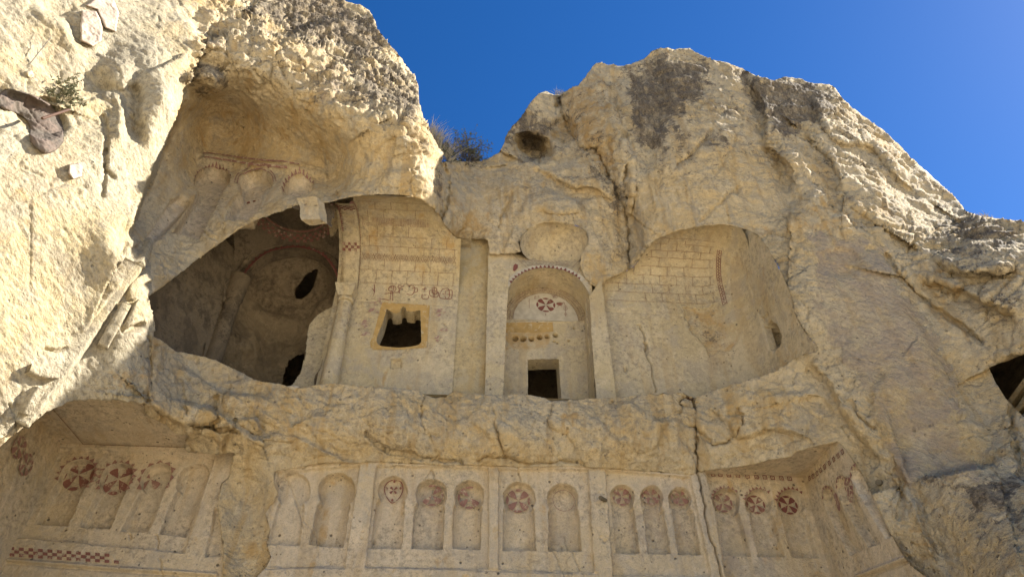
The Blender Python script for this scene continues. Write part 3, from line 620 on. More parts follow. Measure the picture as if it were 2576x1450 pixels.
def sunburst(arc, h, n):             # little triangles standing on an arc (2-D points), outwards
    arc = catmull(arc, 8); L = np.r_[0, np.cumsum(np.linalg.norm(np.diff(arc, axis=0), axis=1))]; out = []
    g = lambda s: np.array([np.interp(s, L, arc[:, 0]), np.interp(s, L, arc[:, 1])])
    for k in range(n):
        a, b = g(L[-1] * (k + .04) / n), g(L[-1] * (k + .96) / n); d = b - a; nn = np.array([-d[1], d[0]]) / np.linalg.norm(d)
        out.append([a, b, .5 * (a + b) + nn * h * (.8 + .4 * random.random())])
    return out
def rock_box(name, c8, mat, parent=None, n=10, noise=.015, seed=0):
    """eight corners (front bl, br, tr, tl then back bl, br, tr, tl) -> weathered block"""
    c = np.asarray(c8, float); V = []; F = []
    for f in ((0, 1, 2, 3), (1, 5, 6, 2), (5, 4, 7, 6), (4, 0, 3, 7), (3, 2, 6, 7), (4, 5, 1, 0)):
        L = np.linalg.norm(c[f[1]] - c[f[0]]); H = np.linalg.norm(c[f[3]] - c[f[0]]); a = max(3, min(60, int(L / .06))); b = max(3, min(90, int(H / .06)))
        s, t = np.meshgrid(np.linspace(0, 1, a), np.linspace(0, 1, b)); s = s[..., None]; t = t[..., None]
        P = (1 - t) * ((1 - s) * c[f[0]] + s * c[f[1]]) + t * ((1 - s) * c[f[3]] + s * c[f[2]]); P = P.reshape(-1, 3)
        F.append(grid_faces(b, a) + sum(len(x) for x in V)); V.append(P)
    V = np.concatenate(V); F = np.concatenate(F); ctr = c.mean(0)
    nz = np.stack([fbm(V * 3.5, 4, 60 + seed + k, .6) for k in range(3)], -1); V = V + nz * noise * 1.6
    e = np.round(V, 4)
    return mesh_obj(name, V, F, mat, parent)
# carved sheets stop where they would come out through the rock face
RD = np.linalg.norm(PR - CAM, axis=-1)
def proj(p):
    d = p - CAM; z = d @ FW; return 1288 + FOC * (d @ RT) / z, 725 - FOC * (d @ UP) / z
FREE_M = .24
def free(P, F, margin=None):
    margin = FREE_M if margin is None else margin
    pc = P.reshape(-1, 3)[F].mean(1); u, v = proj(pc); inh = np.zeros(len(u), bool)
    for h in HOLES: inh |= inside(u, v, h)
    i = np.clip(np.searchsorted(vv, v) - 1, 0, nr - 2); j = np.clip(np.searchsorted(uu, u) - 1, 0, nc - 2)
    sky_ = ~inside(u, v, OUTER)
    return (inh | (np.linalg.norm(pc - CAM, axis=1) > RD[i, j] + margin)) & ~sky_
_subset = subset
def subset(name, V, F, mask, mat, parent=None, attrs=None, smooth=True):
    return _subset(name, V, F, mask & free(V, F), mat, parent, attrs, smooth)
def sheet_obj(name, V, F, mat, parent=None, attrs=None):
    return subset(name, V.reshape(-1, 3), F, np.ones(len(F), bool), mat, parent, attrs)
# ============================================================ lower arcaded facade (plane Y = 0, right alcove set back)
fac = thing('carved_facade', 'long lower rock wall carved with framed panels of round-headed blind niches, below the broken ledge', 'rock wall', (1.4, 0, 3.0))
xs = np.arange(-4.0, 6.56, .0125); zs = np.arange(4.85, 7.62, .0125); S, T = np.meshgrid(xs, zs)
D = np.zeros(S.shape)
PAN = [[(700,1184),(905,1168),(866,1421),(640,1424)], [(947,1168),(1229,1175),(1229,1428),(920,1421)], [(1255,1177),(1480,1179),(1495,1436),(1254,1430)], [(1524,1181),(1737,1198),(1790,1447),(1543,1445)]]
NIC = [(0, arch_poly(697,778,1222,1187,1262,700,765,(672,1366),(752,1368))), (0, arch_poly(802,892,1228,1187,1263,798,880,(777,1367),(862,1372))),
       (1, arch_poly(952,1024,1232,1195,1257,947,1018,(932,1375),(1008,1377))), (1, arch_poly(1047,1123,1238,1202,1267,1043,1118,(1036,1376),(1113,1378))), (1, arch_poly(1144,1217,1240,1206,1268,1142,1211,(1139,1376),(1207,1377))),
       (2, arch_poly(1267,1346,1247,1210,1274,1267,1343,(1266,1380),(1348,1381))), (2, arch_poly(1378,1454,1250,1214,1278,1381,1456,(1381,1381),(1463,1382))),
       (3, arch_poly(1536,1596,1246,1217,1272,1541,1595,(1551,1387),(1609,1388))), (3, arch_poly(1612,1668,1248,1219,1276,1619,1671,(1632,1389),(1688,1390))), (3, arch_poly(1684,1739,1252,1224,1278,1692,1745,(1708,1390),(1764,1392)))]
z9 = lambda pl: [(1763.9 + x / 4.4, 1120.1 + y / 4.4) for x, y in pl]
RN = [arch_poly(*[1763.9 + q / 4.4 for q in (128, 425)], *[1120.1 + q / 4.4 for q in (600, 466, 735)], 1763.9 + 165 / 4.4, 1763.9 + 425 / 4.4, z9([(245, 1205)])[0], z9([(552, 1217)])[0]),
      arch_poly(*[1763.9 + q / 4.4 for q in (495, 778)], *[1120.1 + q / 4.4 for q in (610, 478, 740)], 1763.9 + 535 / 4.4, 1763.9 + 790 / 4.4, z9([(640, 1217)])[0], z9([(930, 1227)])[0]),
      arch_poly(*[1763.9 + q / 4.4 for q in (845, 1145)], *[1120.1 + q / 4.4 for q in (620, 478, 745)], 1763.9 + 895 / 4.4, 1763.9 + 1165 / 4.4, z9([(1010, 1222)])[0], z9([(1297, 1232)])[0])]
pan_sd = [recess(D, S, T, tst(p, 0.), .085, .012) for p in PAN]
nic_sd = []
for k, (pn, pl) in enumerate(NIC):
    nic_sd.append(recess(D, S, T, tst(pl, .06), .11 if k == 0 else .20 + .03 * math.sin(k * 2.3), .011))
# set-back of the right alcove, its niches, the long crack
XA = 4.47; D += .25 * ss(S + .03 * fbm(np.stack([S * 3, T * 3, 0 * S], -1), 3, 2), XA, XA + .03)
rn_sd = [recess(D, S, T, tst(pl, .25), .19, .011) for pl in RN]
groove(D, S, T, wob(tst([(1752,1170),(1757,1200),(1768,1250),(1780,1310),(1795,1370),(1820,1450)], 0.), .03), .16, .014)
for pl, d, w_ in (([(1002,1165),(1008,1200),(1012,1205)], .02, .012), ([(1302,1170),(1308,1190),(1312,1212)], .05, .010), ([(760,1300),(790,1340),(800,1400)], .02, .01), ([(1425,1330),(1437,1370),(1450,1400),(1470,1450)], .03, .009),
                  ([(1395,1382),(1410,1415),(1420,1450)], .03, .009), ([(1085,1175),(1092,1192),(1088,1203)], .05, .012), ([(1085,1175),(1070,1195),(1062,1205)], .03, .010), ([(712,1180),(740,1250),(760,1320)], .03, .012), ([(1000,1280),(985,1330),(960,1380)], .012, .010), ([(920,1424),(1253,1432)], .03, .02), ([(1253,1433),(1500,1440)], .03, .02), ([(640,1426),(867,1424)], .04, .02)):
    groove(D, S, T, wob(tst(pl, 0.), .012, pl[0][0]), d, w_)
P = np.stack([S, D, T], -1); er = fbm(P * 1.6, 4, 33); D += -.02 * er
D += wallnoise(P, .009) + .05 * ss(fbm(P * 3.3, 4, 66, .6), .42, .75) * (D < .05)
P = np.stack([S, D, T], -1).reshape(-1, 3); F = grid_faces(*S.shape); cS, cT = cell(S), cell(T)
fst = np.stack([.0 * S, .55 * ss(fbm(np.stack([S * 6, 0 * S, T * .8], -1), 4, 12), .1, .5) * .8, .45 * ss(fbm(np.stack([S * .8, 0 * S, T * .8], -1), 3, 19), -.1, .5)], -1).reshape(-1, 3)
own = np.full(len(F), -1); PN = len(PAN)
for k, s in enumerate(pan_sd): own[cell(s) < .004] = k
nown = np.full(len(F), -1)
for k, s in enumerate(nic_sd): nown[cell(s) < .006] = k
for k, s in enumerate(rn_sd): nown[cell(s) < .006] = 100 + k
at = {'stain': fst}
alc = (cS > XA - .005)
subset('wall', P, F, (own < 0) & (nown < 0) & ~alc, M_wall, fac, at)
panels = [subset('arcade_panel', P, F, (own == k) & (nown < 0), M_wall, fac, at) for k in range(4)]
for k, (pn, _) in enumerate(NIC): subset('niche', P, F, nown == k, M_wall, panels[pn], at)
mesh_obj('wall_base', [(-4.0, .0, -.3), (6.6, .0, -.3), (6.6, .0, 4.85), (-4.0, .0, 4.85)], [(0, 1, 2, 3)], M_wall, fac)
mesh_obj('wall_backing', [(-9, .9, 4.0), (9, .9, 4.0), (9, .9, 8.9), (-9, .9, 8.9)], [(0, 1, 2, 3)], M_wall, fac)
def Pw(u, v, Y): p = atY(A_(float(u)), A_(float(v)), Y); return np.array([p[0], p[2]])
zq = lambda x, y: (927 + x / 4.653, 1158.7 + y / 4.653)
def place(polys, c): return [np.asarray(p) + c for p in polys]
YB = .085 + .17 - .03       # just in front of the niche backs
def cross(u, v, r, Y, mat, parent, tilt=0., skip=(), sz=1.0):
    c = Pw(u, v, Y); pl = [np.asarray(p) * np.array([1, sz]) for p in cross2d(r, tilt, skip)]
    return decal('painted_cross', on_Y(place(pl, c), Y), mat, parent)
alm = catmull([zq(*q) for q in [(300,212),(375,240),(403,310),(385,390),(330,460),(275,488),(225,440),(192,370),(190,300),(232,245),(300,212)]], 4)
al3 = tst(alm, YB); dl = ribbon(al3, .018); c = Pw(*zq(293, 340), YB); dl += place([q for q in cross2d(.085)[::2]], c)
for q in ((303, 238), (215, 322), (375, 316), (278, 455)): dl.append(Pw(*zq(*q), YB) + .022 * np.array([(math.cos(a), math.sin(a) * 1.3) for a in np.linspace(0, 6.28, 8)[:-1]]))
decal('painted_cross', on_Y(dl, YB), M_red, panels[1])
cross(*zq(745, 400), .205, YB, M_redf, panels[1], .05, (('p', 1), ('c', 2))); cross(*zq(1180, 425), .215, YB, M_redf, panels[1], .03, (('p', 0), ('c', 0)))
cross(*zq(1752, 462), .225, YB, M_redf, panels[2], -.02)
decal('painted_cross', on_Y(ribbon(Pw(*zq(2285, 460), YB) + .2 * np.array([(math.cos(a), math.sin(a)) for a in np.linspace(0, 6.28, 30)]), .008), YB), M_redf, panels[2])
z7 = lambda x, y: (1223.1 + x / 2, 724.9 + y / 2)
for q in ((682, 1046), (828, 1042), (975, 1046)): cross(*z7(*q), .175, YB, M_redf, panels[3], .04)
# pegs
# ---- right alcove
ralc = thing('arcaded_alcove', 'right corner alcove with roundel crosses below a frieze of small red squares', 'alcove', (5.4, .25, 5.2))
subset('back_wall', P, F, (nown < 0) & alc & (own < 0), M_wall, ralc, at)
rnic = [subset('niche', P, F, nown == 100 + k, M_wall, ralc, at) for k in range(3)]
YR = .25 + .19 - .034
for k, (q, m_) in enumerate((((240, 630), M_redf), ((603, 650), M_red), ((962, 655), M_redd))):
    cross(*z9([q])[0], .185, YR, m_, rnic[k], .0)
for k, pl in enumerate(RN):
    arc = tst(pl[4:26], .22); decal('painted_rays', on_Y(sunburst(arc[2:-3], .07, 9), .222), M_redf if k < 2 else M_red, ralc)
def sq(c, w, h, t=.012):
    o = np.array([(-w, -h), (w, -h), (w, h), (-w, h)]) / 2; i = o * (1 - 2 * t / w)
    return [np.array([o[k], o[(k + 1) % 4], i[(k + 1) % 4], i[k]]) + c for k in range(4)] + [np.array([(-.008, -.008), (.008, -.008), (.008, .008), (-.008, .008)]) + c]
dl = []
for k, q in enumerate([(130,315),(210,318),(305,325),(405,330),(512,338),(612,345),(705,348),(790,353),(887,358),(978,363)]): dl += sq(Pw(*z9([q])[0], .22), .085, .085, .016)
decal('painted_frieze', on_Y(dl, .217), M_red, ralc)
XC = 6.45; ys = np.arange(-2.9, .30, .0125); S2, T2 = np.meshgrid(ys, np.arange(4.2, 7.62, .0125)); D2 = np.zeros(S2.shape)
def tsx(pl, X):
    p = onplane(A_([q[0] for q in pl], float), A_([q[1] for q in pl], float), (X, 0, 0), (1., 0, 0)); return p[:, 1:]
SN = [z9([(1400,735),(1345,600),(1345,480),(1385,440),(1440,470),(1500,550),(1550,650),(1560,720),(1785,1140),(1645,1210)]), z9([(1560,640),(1500,480),(1500,370),(1540,330),(1600,360),(1660,440),(1700,540),(1720,600),(1970,1075),(1845,1115)]),
      z9([(1740,520),(1660,370),(1655,270),(1690,200),(1740,200),(1790,280),(1850,400),(1890,470),(2135,990),(2040,1020)])]
ssd = []
for pl in SN:
    q = tsx(pl, XC); ssd.append(recess(D2, S2, T2, q, .15, .011))
groove(D2, S2, T2, tsx(z9([(1720,1450),(2250,1245),(2420,1215)]), XC), -.06, .03); groove(D2, S2, T2, tsx(z9([(1760,1475),(2290,1280),(2440,1250)]), XC), .04, .02)
P2 = np.stack([XC + D2, S2, T2], -1); D2 += wallnoise(P2, .008); P2 = np.stack([XC + D2, S2, T2], -1).reshape(-1, 3); F2 = grid_faces(*S2.shape)
n2 = np.full(len(F2), -1)
for k, s in enumerate(ssd): n2[cell(s) < .006] = k
swall = subset('side_wall', P2, F2, n2 < 0, M_wall, ralc)
for k in range(3): subset('niche', P2, F2, n2 == k, M_wall, swall)
onx = lambda polys, X: [np.c_[np.full(len(p), X), np.asarray(p)] for p in polys]
dl = []
for q in [(1205,360),(1245,338),(1290,305),(1328,270),(1372,232),(1425,190),(1473,150),(1522,110),(1570,68)]:
    c = tsx(z9([q]), XC)[0]; dl += sq(c, .085, .085, .016)
decal('painted_frieze', onx(dl, XC - .014), M_red, swall)
dl = []
for pl, nn in zip(SN, (9, 9, 6)): dl += sunburst(tsx(pl[1:7], XC)[::1], .06, nn)
for q, rr in (((1640, 440), .14), ((1660, 560), .10)): dl += place(cross2d(rr), tsx(z9([q]), XC)[0])
for q in ((1500, 570), (1525, 660), (1860, 410)): dl.append(tsx(z9([q]), XC)[0] + np.array([(math.cos(a) * .06, math.sin(a) * .1) for a in np.linspace(0, 6.28, 9)[:-1]]))
decal('painted_rays', onx(dl, XC - .014), M_redf, swall)
def zsheet(name, x0, x1, y0, y1, z, mat, parent, st=.04, amp=.01):
    a, b = np.meshgrid(np.arange(x0, x1 + st, st), np.arange(y0, y1 + st, st)); Pz = np.stack([a, b, np.full(a.shape, z)], -1); Pz[..., 2] += amp * 2 * fbm(Pz * 3, 4, 21); return sheet_obj(name, Pz, grid_faces(*a.shape), mat, parent)
zsheet('ceiling', 4.4, 6.5, -1.7, .3, 7.455, M_wall, ralc)
# ============================================================ left alcove
lal = thing('arcaded_alcove', 'shaded lower left alcove with large red roundel crosses above a checkered band', 'alcove', (-6.2, .15, 5.2))
z4 = lambda pl: [(x / 3.681, 1055.7 + y / 3.681) for x, y in pl]
LN = [z4([(320,955),(470,660),(535,560),(560,480),(620,400),(700,365),(790,358),(850,390),(880,440),(868,510),(825,575),(775,625),(620,970)]),
      z4([(735,985),(890,680),(930,640),(915,600),(930,530),(960,460),(1020,410),(1100,395),(1180,400),(1225,440),(1225,510),(1190,590),(1155,650),(1010,1000)]),
      z4([(1115,1020),(1280,680),(1318,645),(1295,600),(1300,540),(1340,460),(1410,410),(1500,395),(1570,420),(1590,470),(1570,560),(1520,640),(1370,1030)]),
      z4([(1470,1045),(1610,690),(1650,655),(1630,610),(1650,500),(1700,440),(1780,405),(1870,405),(1920,450),(1925,510),(1890,600),(1860,680),(1720,1070)])]
YL = .10; S3, T3 = np.meshgrid(np.arange(-7.6, -4.0, .0125), np.arange(5.0, 7.7, .0125)); D3 = np.zeros(S3.shape)
lp = tst(z4([(100,1070),(160,1078),(1705,1226),(1830,830),(1990,330),(300,230)]), YL); recess(D3, S3, T3, lp, .09, .014)
l_sd = [recess(D3, S3, T3, tst(catmull(pl, 2, False), YL + .07), .18, .012) for pl in LN]
groove(D3, S3, T3, tst(z4([(0,1290),(600,1335),(1100,1375),(2000,1430)]), YL), -.05, .03); groove(D3, S3, T3, tst(z4([(0,1315),(600,1362),(1100,1400),(2000,1460)]), YL), .03, .02)
recess(D3, S3, T3, tst(z4([(1900,1260),(1960,960),(1990,800),(2040,900),(2050,1260)]), YL), .10, .012)
groove(D3, S3, T3, wob(tst(z4([(1180,1030),(1190,1080)]), YL), .01), .06, .015); groove(D3, S3, T3, wob(tst(z4([(1430,1040),(1445,1100),(1440,1170)]), YL), .01), .06, .012); groove(D3, S3, T3, wob(tst(z4([(1480,1280),(1500,1450)]), YL), .01), .04, .012)
P3 = np.stack([S3, YL + D3, T3], -1); D3 += wallnoise(P3, .009); P3 = np.stack([S3, YL + D3, T3], -1).reshape(-1, 3); F3 = grid_faces(*S3.shape)
n3 = np.full(len(F3), -1)
for k, s in enumerate(l_sd): n3[cell(s) < .006] = k
subset('back_wall', P3, F3, n3 < 0, M_wall, lal)
lnic = [subset('niche', P3, F3, n3 == k, M_wall, lal) for k in range(4)]
YX = YL + .09 + .18 - .022
cross(*z4([(728,505)])[0], .265, YX, M_red, lnic[0], .05, (), 1.15); cross(*z4([(1098,545)])[0], .265, YX, M_red, lnic[1], 0, (), 1.15); cross(*z4([(1395,545)])[0], .22, YX, M_redf, lnic[2], .15, (('p', 0), ('c', 0), ('c', 3)), 1.15)
dl = []
for k, q in enumerate([(775,218),(878,232),(1005,238),(1115,242),(1220,250),(1345,260)]): dl += sq(Pw(*z4([q])[0], YL + .07), .10, .075, .03 if k in (0, 2) else .018)
decal('painted_frieze', on_Y(dl, YL + .068), M_redd, lal)
dl = []
for pl, nn in zip(LN[:3], (13, 13, 9)): dl += sunburst(tst(pl[2:-1], YL + .068), .075, nn)
decal('painted_rays', on_Y(dl, YL + .070), M_redf, lal)
dl = []; za = lambda x, y: Pw(*z4([(x, y)])[0], YL - .014)
for r_ in range(3):
    for k in range(25):
        f0, f1 = k / 25, (k + 1) / 25; g = lambda f, rr: za(0 + 1100 * f, (1165 + 75 * f) + rr * 29)
        if (k + r_) % 2 == 0 and random.random() < .93: dl.append([g(f0, r_), g(f1, r_), g(f1, r_ + 1), g(f0, r_ + 1)])
decal('checkered_band', on_Y(dl, YL - .014), M_red, lal)
zsheet('ceiling', -7.7, -4.6, -2.0, .25, 7.61, M_wall, lal)
dl = [[(-7.05, -1.7), (-7.03, -1.7), (-7.03, .05), (-7.05, .05)], [(-7.05, .03), (-5.3, .03), (-5.3, .05), (-7.05, .05)]]
decal('painted_border', [np.c_[np.asarray(p), np.full(len(p), 7.583)] for p in dl], M_line, lal)
S4, T4 = np.meshgrid(np.arange(-2.6, .2, .02), np.arange(5.0, 7.7, .02)); P4 = np.stack([-7.48 + .004 * S4, S4, T4], -1); P4[..., 0] += wallnoise(P4, .012)
sw = sheet_obj('side_wall', P4, grid_faces(*S4.shape), M_wall, lal)
dl = []
for q in ((165, 250), (230, 410)): dl += place([p * np.array([1.0, 1.0]) for p in cross2d(.19)], tsx(z4([q]), -7.48)[0])
for k in range(8):
    a = tsx(z4([(448 + 14 * k, 30 + 20 * k)]), -7.48)[0]; dl.append(a + np.array([(-.035, -.05), (.035, -.05), (.035, .05), (-.035, .05)]))
decal('painted_cross', onx(dl, -7.455), M_redf, sw)
mesh_obj('side_wall', [(-7.46, -2.6, -.3), (-7.48, .2, -.3), (-7.48, .2, 5.0), (-7.46, -2.6, 5.0)], [(0, 1, 2, 3)], M_wall, lal)
mesh_obj('wall_base', [(-7.6, .1, -.3), (-4.0, .1, -.3), (-4.0, .1, 5.0), (-7.6, .1, 5.0)], [(0, 1, 2, 3)], M_wall, lal)
# ============================================================ upper hall
ZF = 9.0
class Vault:
    """wall at Y=yw from the floor to zs, then a barrel of radius r curving overhead towards the viewer; coordinates (x, s)"""
    def __init__(s, yw, r, zs): s.yw, s.r, s.zs = yw, r, zs; s.h = zs - ZF
    def pt(s, x, t, lift=0.):
        x = A_(x, float); t = A_(t, float); th = np.clip((t - s.h) / s.r, 0, None); r = s.r - lift
        Y = np.where(th > 0, s.yw - s.r + r * np.cos(th), s.yw - lift); Z = np.where(th > 0, s.zs + r * np.sin(th), ZF + t)
        return np.stack([x, Y, Z], -1)
    def hit(s, u, v):
        d = rays(A_(float(u)), A_(float(v))); t = (s.yw - CAM[1]) / d[1]; p = CAM + d * t
        if p[2] <= s.zs: return np.array([p[0], p[2] - ZF])
        o = CAM[1:] - np.array([s.yw - s.r, s.zs]); e = d[1:]; a = e @ e; b = 2 * o @ e; c = o @ o - s.r ** 2; disc = max(b * b - 4 * a * c, 0)
        t = (-b + math.sqrt(disc)) / (2 * a); p = CAM + d * t; th = math.atan2(p[2] - s.zs, p[1] - (s.yw - s.r)); return np.array([p[0], s.h + s.r * th])
    def hits(s, pl): return np.array([s.hit(*q) for q in pl])
    def sheet(s, x0, x1, smax, step=.016):
        X, Tt = np.meshgrid(np.arange(x0, x1 + step, step), np.arange(0, smax, step)); return X, Tt
    def polys(s, L, lift=.012): return [s.pt(A_(p)[:, 0], A_(p)[:, 1], lift) for p in L]
z2 = lambda pl: [(804.7 + x / 2.816, 476.4 + y / 2.816) for x, y in pl]
z1 = lambda pl: [(360.5 + x / 2.815, 476.4 + y / 2.815) for x, y in pl]
z3 = lambda pl: [(1191 + x / 3.218, 566.5 + y / 3.218) for x, y in pl]
zr = lambda pl: [(1512.8 + x / 3.0446, 540.7 + y / 3.0446) for x, y in pl]
# ------------------------------------------------ window bay
bay = thing('window_bay', 'vaulted hall bay with an ochre-framed window, painted courses and an engaged column, above the ledge', 'church bay', (-1.8, .5, ZF))
VW = Vault(.6, 1.35, 11.75)
X, Tt = VW.sheet(-3.25, -.42, VW.h + 1.35 * 2.46); D = np.zeros(X.shape)
WIN = z2([(400,1092),(405,1040),(440,960),(465,880),(474,842),(490,832),(505,845),(508,872),(540,878),(575,868),(578,838),(590,828),(607,836),(612,860),(640,866),(668,865),(672,850),(690,843),(712,852),(720,1080),(700,1102),(640,1115),(560,1122),(430,1110)])
wp = VW.hits(WIN)
L0 = VW.hits(z2([(275,785),(600,800),(940,825),(1160,845)])); groove(D, X, Tt, L0, .025, .012)
groove(D, X, Tt, wob(VW.hits(z2([(380,1080),(310,1150),(270,1240)])), .02), .012, .01); groove(D, X, Tt, wob(VW.hits(z2([(940,1130),(960,1250),(975,1370)])), .02), .02, .009)
npatch = VW.hits(z2([(500,1200),(575,1195),(578,1260),(502,1262)])); recess(D, X, Tt, npatch, .07, .012)
for q in ((355,905),(885,953),(1068,1030),(70,895),(325,350)):
    c = VW.hit(*z2([q])[0]); D += .06 * np.exp(-((X - c[0]) ** 2 + (Tt - c[1]) ** 2) / .018 ** 2)
Pv = VW.pt(X, Tt); D += wallnoise(Pv, .009); 
N = VW.pt(X, Tt, 1.0) - Pv; Pv = (Pv - N * D[..., None]).reshape(-1, 3); Fv = grid_faces(*X.shape); cx_, ct_ = cell(X), cell(Tt)
hole = inside(cx_, ct_, wp)
st_ = np.zeros((X.size, 3)); yel = ss(fbm(np.stack([X * 3, 0 * X, Tt * .7], -1), 4, 8), .0, .5); st_[:, 1] = (.45 * yel + .5 * np.exp(-((X + 1.75) ** 2) / .3) * ss(Tt, 1.2, .6) * yel).ravel()
rp = VW.hits(z2([(860,830),(830,1060)])); 
for (a, b), rr in (((850, 860), .16), ((870, 960), .2), ((380, 850), .14), ((330, 960), .18), ((340, 1020), .16)):
    c = VW.hit(*z2([(a, b)])[0]); st_[:, 2] += (.0 * np.exp(-((X - c[0]) ** 2 + (Tt - c[1]) ** 2) / rr ** 2)).ravel()
subset('wall', Pv, Fv, ~hole & (ct_ <= VW.h), M_hall, bay, {'stain': st_}); subset('vault', Pv, Fv, ~hole & (ct_ > VW.h), M_hall, bay, {'stain': st_})
win = strip_mesh('window', VW.pt(wp[:, 0], wp[:, 1], .004), VW.pt(wp[:, 0], wp[:, 1]) + np.array([0, .42, .0]), M_hall, bay, n=10)
rock_room = lambda name, x0, x1, y0, y1, z0, z1_, mat, parent: mesh_obj(name, [(x0, y0, z0), (x1, y0, z0), (x1, y1, z0), (x0, y1, z0), (x0, y0, z1_), (x1, y0, z1_), (x1, y1, z1_), (x0, y1, z1_)], [(0, 1, 2, 3), (7, 6, 5, 4), (3, 2, 6, 7), (0, 3, 7, 4), (1, 5, 6, 2)], mat, parent)
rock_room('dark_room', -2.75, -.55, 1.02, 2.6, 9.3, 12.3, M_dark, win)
# ochre frame round the window (flat paint on the wall)
fr_o = VW.hits(z2([(362,1135),(355,1090),(385,1010),(415,900),(440,800),(780,822),(768,960),(760,1120),(560,1135)])); 
def frame_ring(outer, inner, n=60):
    def res(pl):
        c = wp.mean(0); a = np.linspace(0, 2 * math.pi, n, endpoint=False); out = []
        for t in a:
            d = np.array([math.cos(t), math.sin(t)]); best = 9
            for k in range(len(pl)):
                p, q = pl[k], pl[(k + 1) % len(pl)]; e = q - p; den = d[0] * e[1] - d[1] * e[0]
                if abs(den) < 1e-9: continue
                r_ = p - c; tt = (r_[0] * e[1] - r_[1] * e[0]) / den; uu_ = (r_[0] * d[1] - r_[1] * d[0]) / den
                if tt > 0 and 0 <= uu_ <= 1: best = min(best, tt)
            out.append(c + d * best)
        return np.array(out)
    o, i = res(outer), res(inner); return [[o[k], o[(k + 1) % n], i[(k + 1) % n], i[k]] for k in range(n)]
decal('ochre_frame', VW.polys(frame_ring(fr_o, wp), .014), M_och, win)
ZP = .012
dl = []
row = lambda pts: VW.hits(z2(pts))[:, 1].mean()
rows = [row([(600,672)]), row([(600,578)]), row([(600,505)]), row([(600,465)]), row([(600,408)]), row([(600,338)]), row([(600,262)]), row([(600,205)]), row([(560,142)]), row([(480,88)])]
xe0, xe1 = -2.72, -.5
for r_ in rows[:2] + rows[4:6] + rows[8:]: dl += ribbon(np.c_[np.linspace(xe0, xe1 if r_ < 4.2 else -1.2, 24), r_ + .008 * vnoise(np.c_[np.linspace(0, 9, 24), np.full(24, r_), np.zeros(24)])], .010)
cr = [L0[:, 1].mean()] + rows[:2] + [rows[2]]; 
for k, (a, b) in enumerate([(rows[0], rows[1]), (rows[1], rows[2]), (rows[3], rows[4]), (rows[4], rows[5]), (rows[5], rows[6]), (rows[7], rows[8]), (rows[8], rows[9])]):
    for x in np.arange(xe0 + (.17 if k % 2 else .36), xe1 if k < 4 else -1.3, .36):
        if random.random() < .9: dl += ribbon([(x, a), (x + .01, b)], .010)
decal('painted_courses', VW.polys(dl), M_line, bay)
dl = []; a, b = rows[2], rows[3]; mid, hh = .5 * (a + b), .5 * (b - a) * 1.15
for k in range(17):
    x0 = xe0 + k * .128; tt = np.linspace(0, 1, 12); dl += ribbon(np.c_[x0 + .128 * 1.25 * tt, mid + hh * np.cos(tt * 2 * math.pi) * np.where(tt < .5, 1, 1)], .012); dl += ribbon(np.c_[x0 + .064 + .022 * np.cos(tt * 6.28), mid + .35 * hh * np.sin(tt * 6.28)], .009)
    dl += ribbon(np.c_[x0 + .128 * 1.25 * tt, mid - hh * np.cos(tt * 2 * math.pi)], .010)
decal('painted_chain_band', VW.polys(dl), M_line, bay)
dl = []; a, b = rows[6], rows[7]; n_ = 3; ch = (b - a) / n_
for r_ in range(n_):
    for k in range(20):
        x0 = xe0 + .02 + k * .078
        if x0 > -1.15 or random.random() < .12: continue
        for j in range(2):
            f = (j + .5) / 2
            if (k + r_) % 2: dl += ribbon([(x0, a + r_ * ch + f * ch), (x0 + .070, a + r_ * ch + f * ch)], .009)
            else: dl += ribbon([(x0 + f * .074, a + r_ * ch), (x0 + f * .074, a + (r_ + 1) * ch * .98)], .009)
decal('painted_basket_band', VW.polys(dl), M_redf, bay)
# scribbled symbols above the window
sy = [[(385,670),(388,720),(378,755)], [(370,700),(385,720)], [(505,690),(487,700),(490,715),(515,722),(537,712),(537,692),(520,682),(500,686),(490,698)], [(510,684),(510,718)], [(522,684),(522,718)], [(505,722),(497,785)], [(516,722),(516,790)],
      [(460,740),(490,735),(545,728)], [(552,690),(560,680),(578,682),(580,695),(562,699),(552,690)], [(562,700),(563,735)], [(545,735),(575,705)], [(580,690),(595,680)], [(440,775),(470,780),(492,788)],
      [(623,682),(650,680),(668,690),(672,705),(655,745),(615,740)], [(650,700),(690,700),(688,725),(665,730)], [(745,690),(742,725)], [(725,706),(758,704)], [(725,742),(725,772),(765,775),(770,755)], [(735,745),(755,748)],
      [(795,695),(825,700),(828,740),(800,735),(795,695)], [(778,715),(835,722),(832,762),(782,752),(778,715)], [(810,690),(808,765)], [(790,728),(845,732)], [(870,705),(912,705),(912,770),(852,768),(852,735),(870,705)], [(890,718),(935,715),(930,772),(890,770),(890,718)], [(868,740),(935,745)]]
dl = []
for s_ in sy: dl += ribbon(VW.hits(z2(catmull(s_, 4) if len(s_) > 2 else s_)), .016)
decal('painted_symbols', VW.polys(dl), M_red, bay)
dl = []
for (a, b), n_ in (((400, 805), 8), ((385, 850), 9), ((330, 955), 9), ((325, 1020), 7), ((835, 855), 10), ((840, 890), 7), ((870, 985), 6), ((850, 1050), 5)):
    for k in range(n_):
        c = VW.hit(*z2([(a + random.gauss(0, 16), b + random.gauss(0, 12))])[0]); w_ = .02 + .03 * random.random()
        dl.append(c + np.array([(-w_ * 1.3, -w_ * .4), (w_ * .6, -w_ * .7), (w_ * 1.4, w_ * .3), (-w_ * .3, w_ * .7)]))
decal('paint_traces', VW.polys(dl), M_trace, bay)
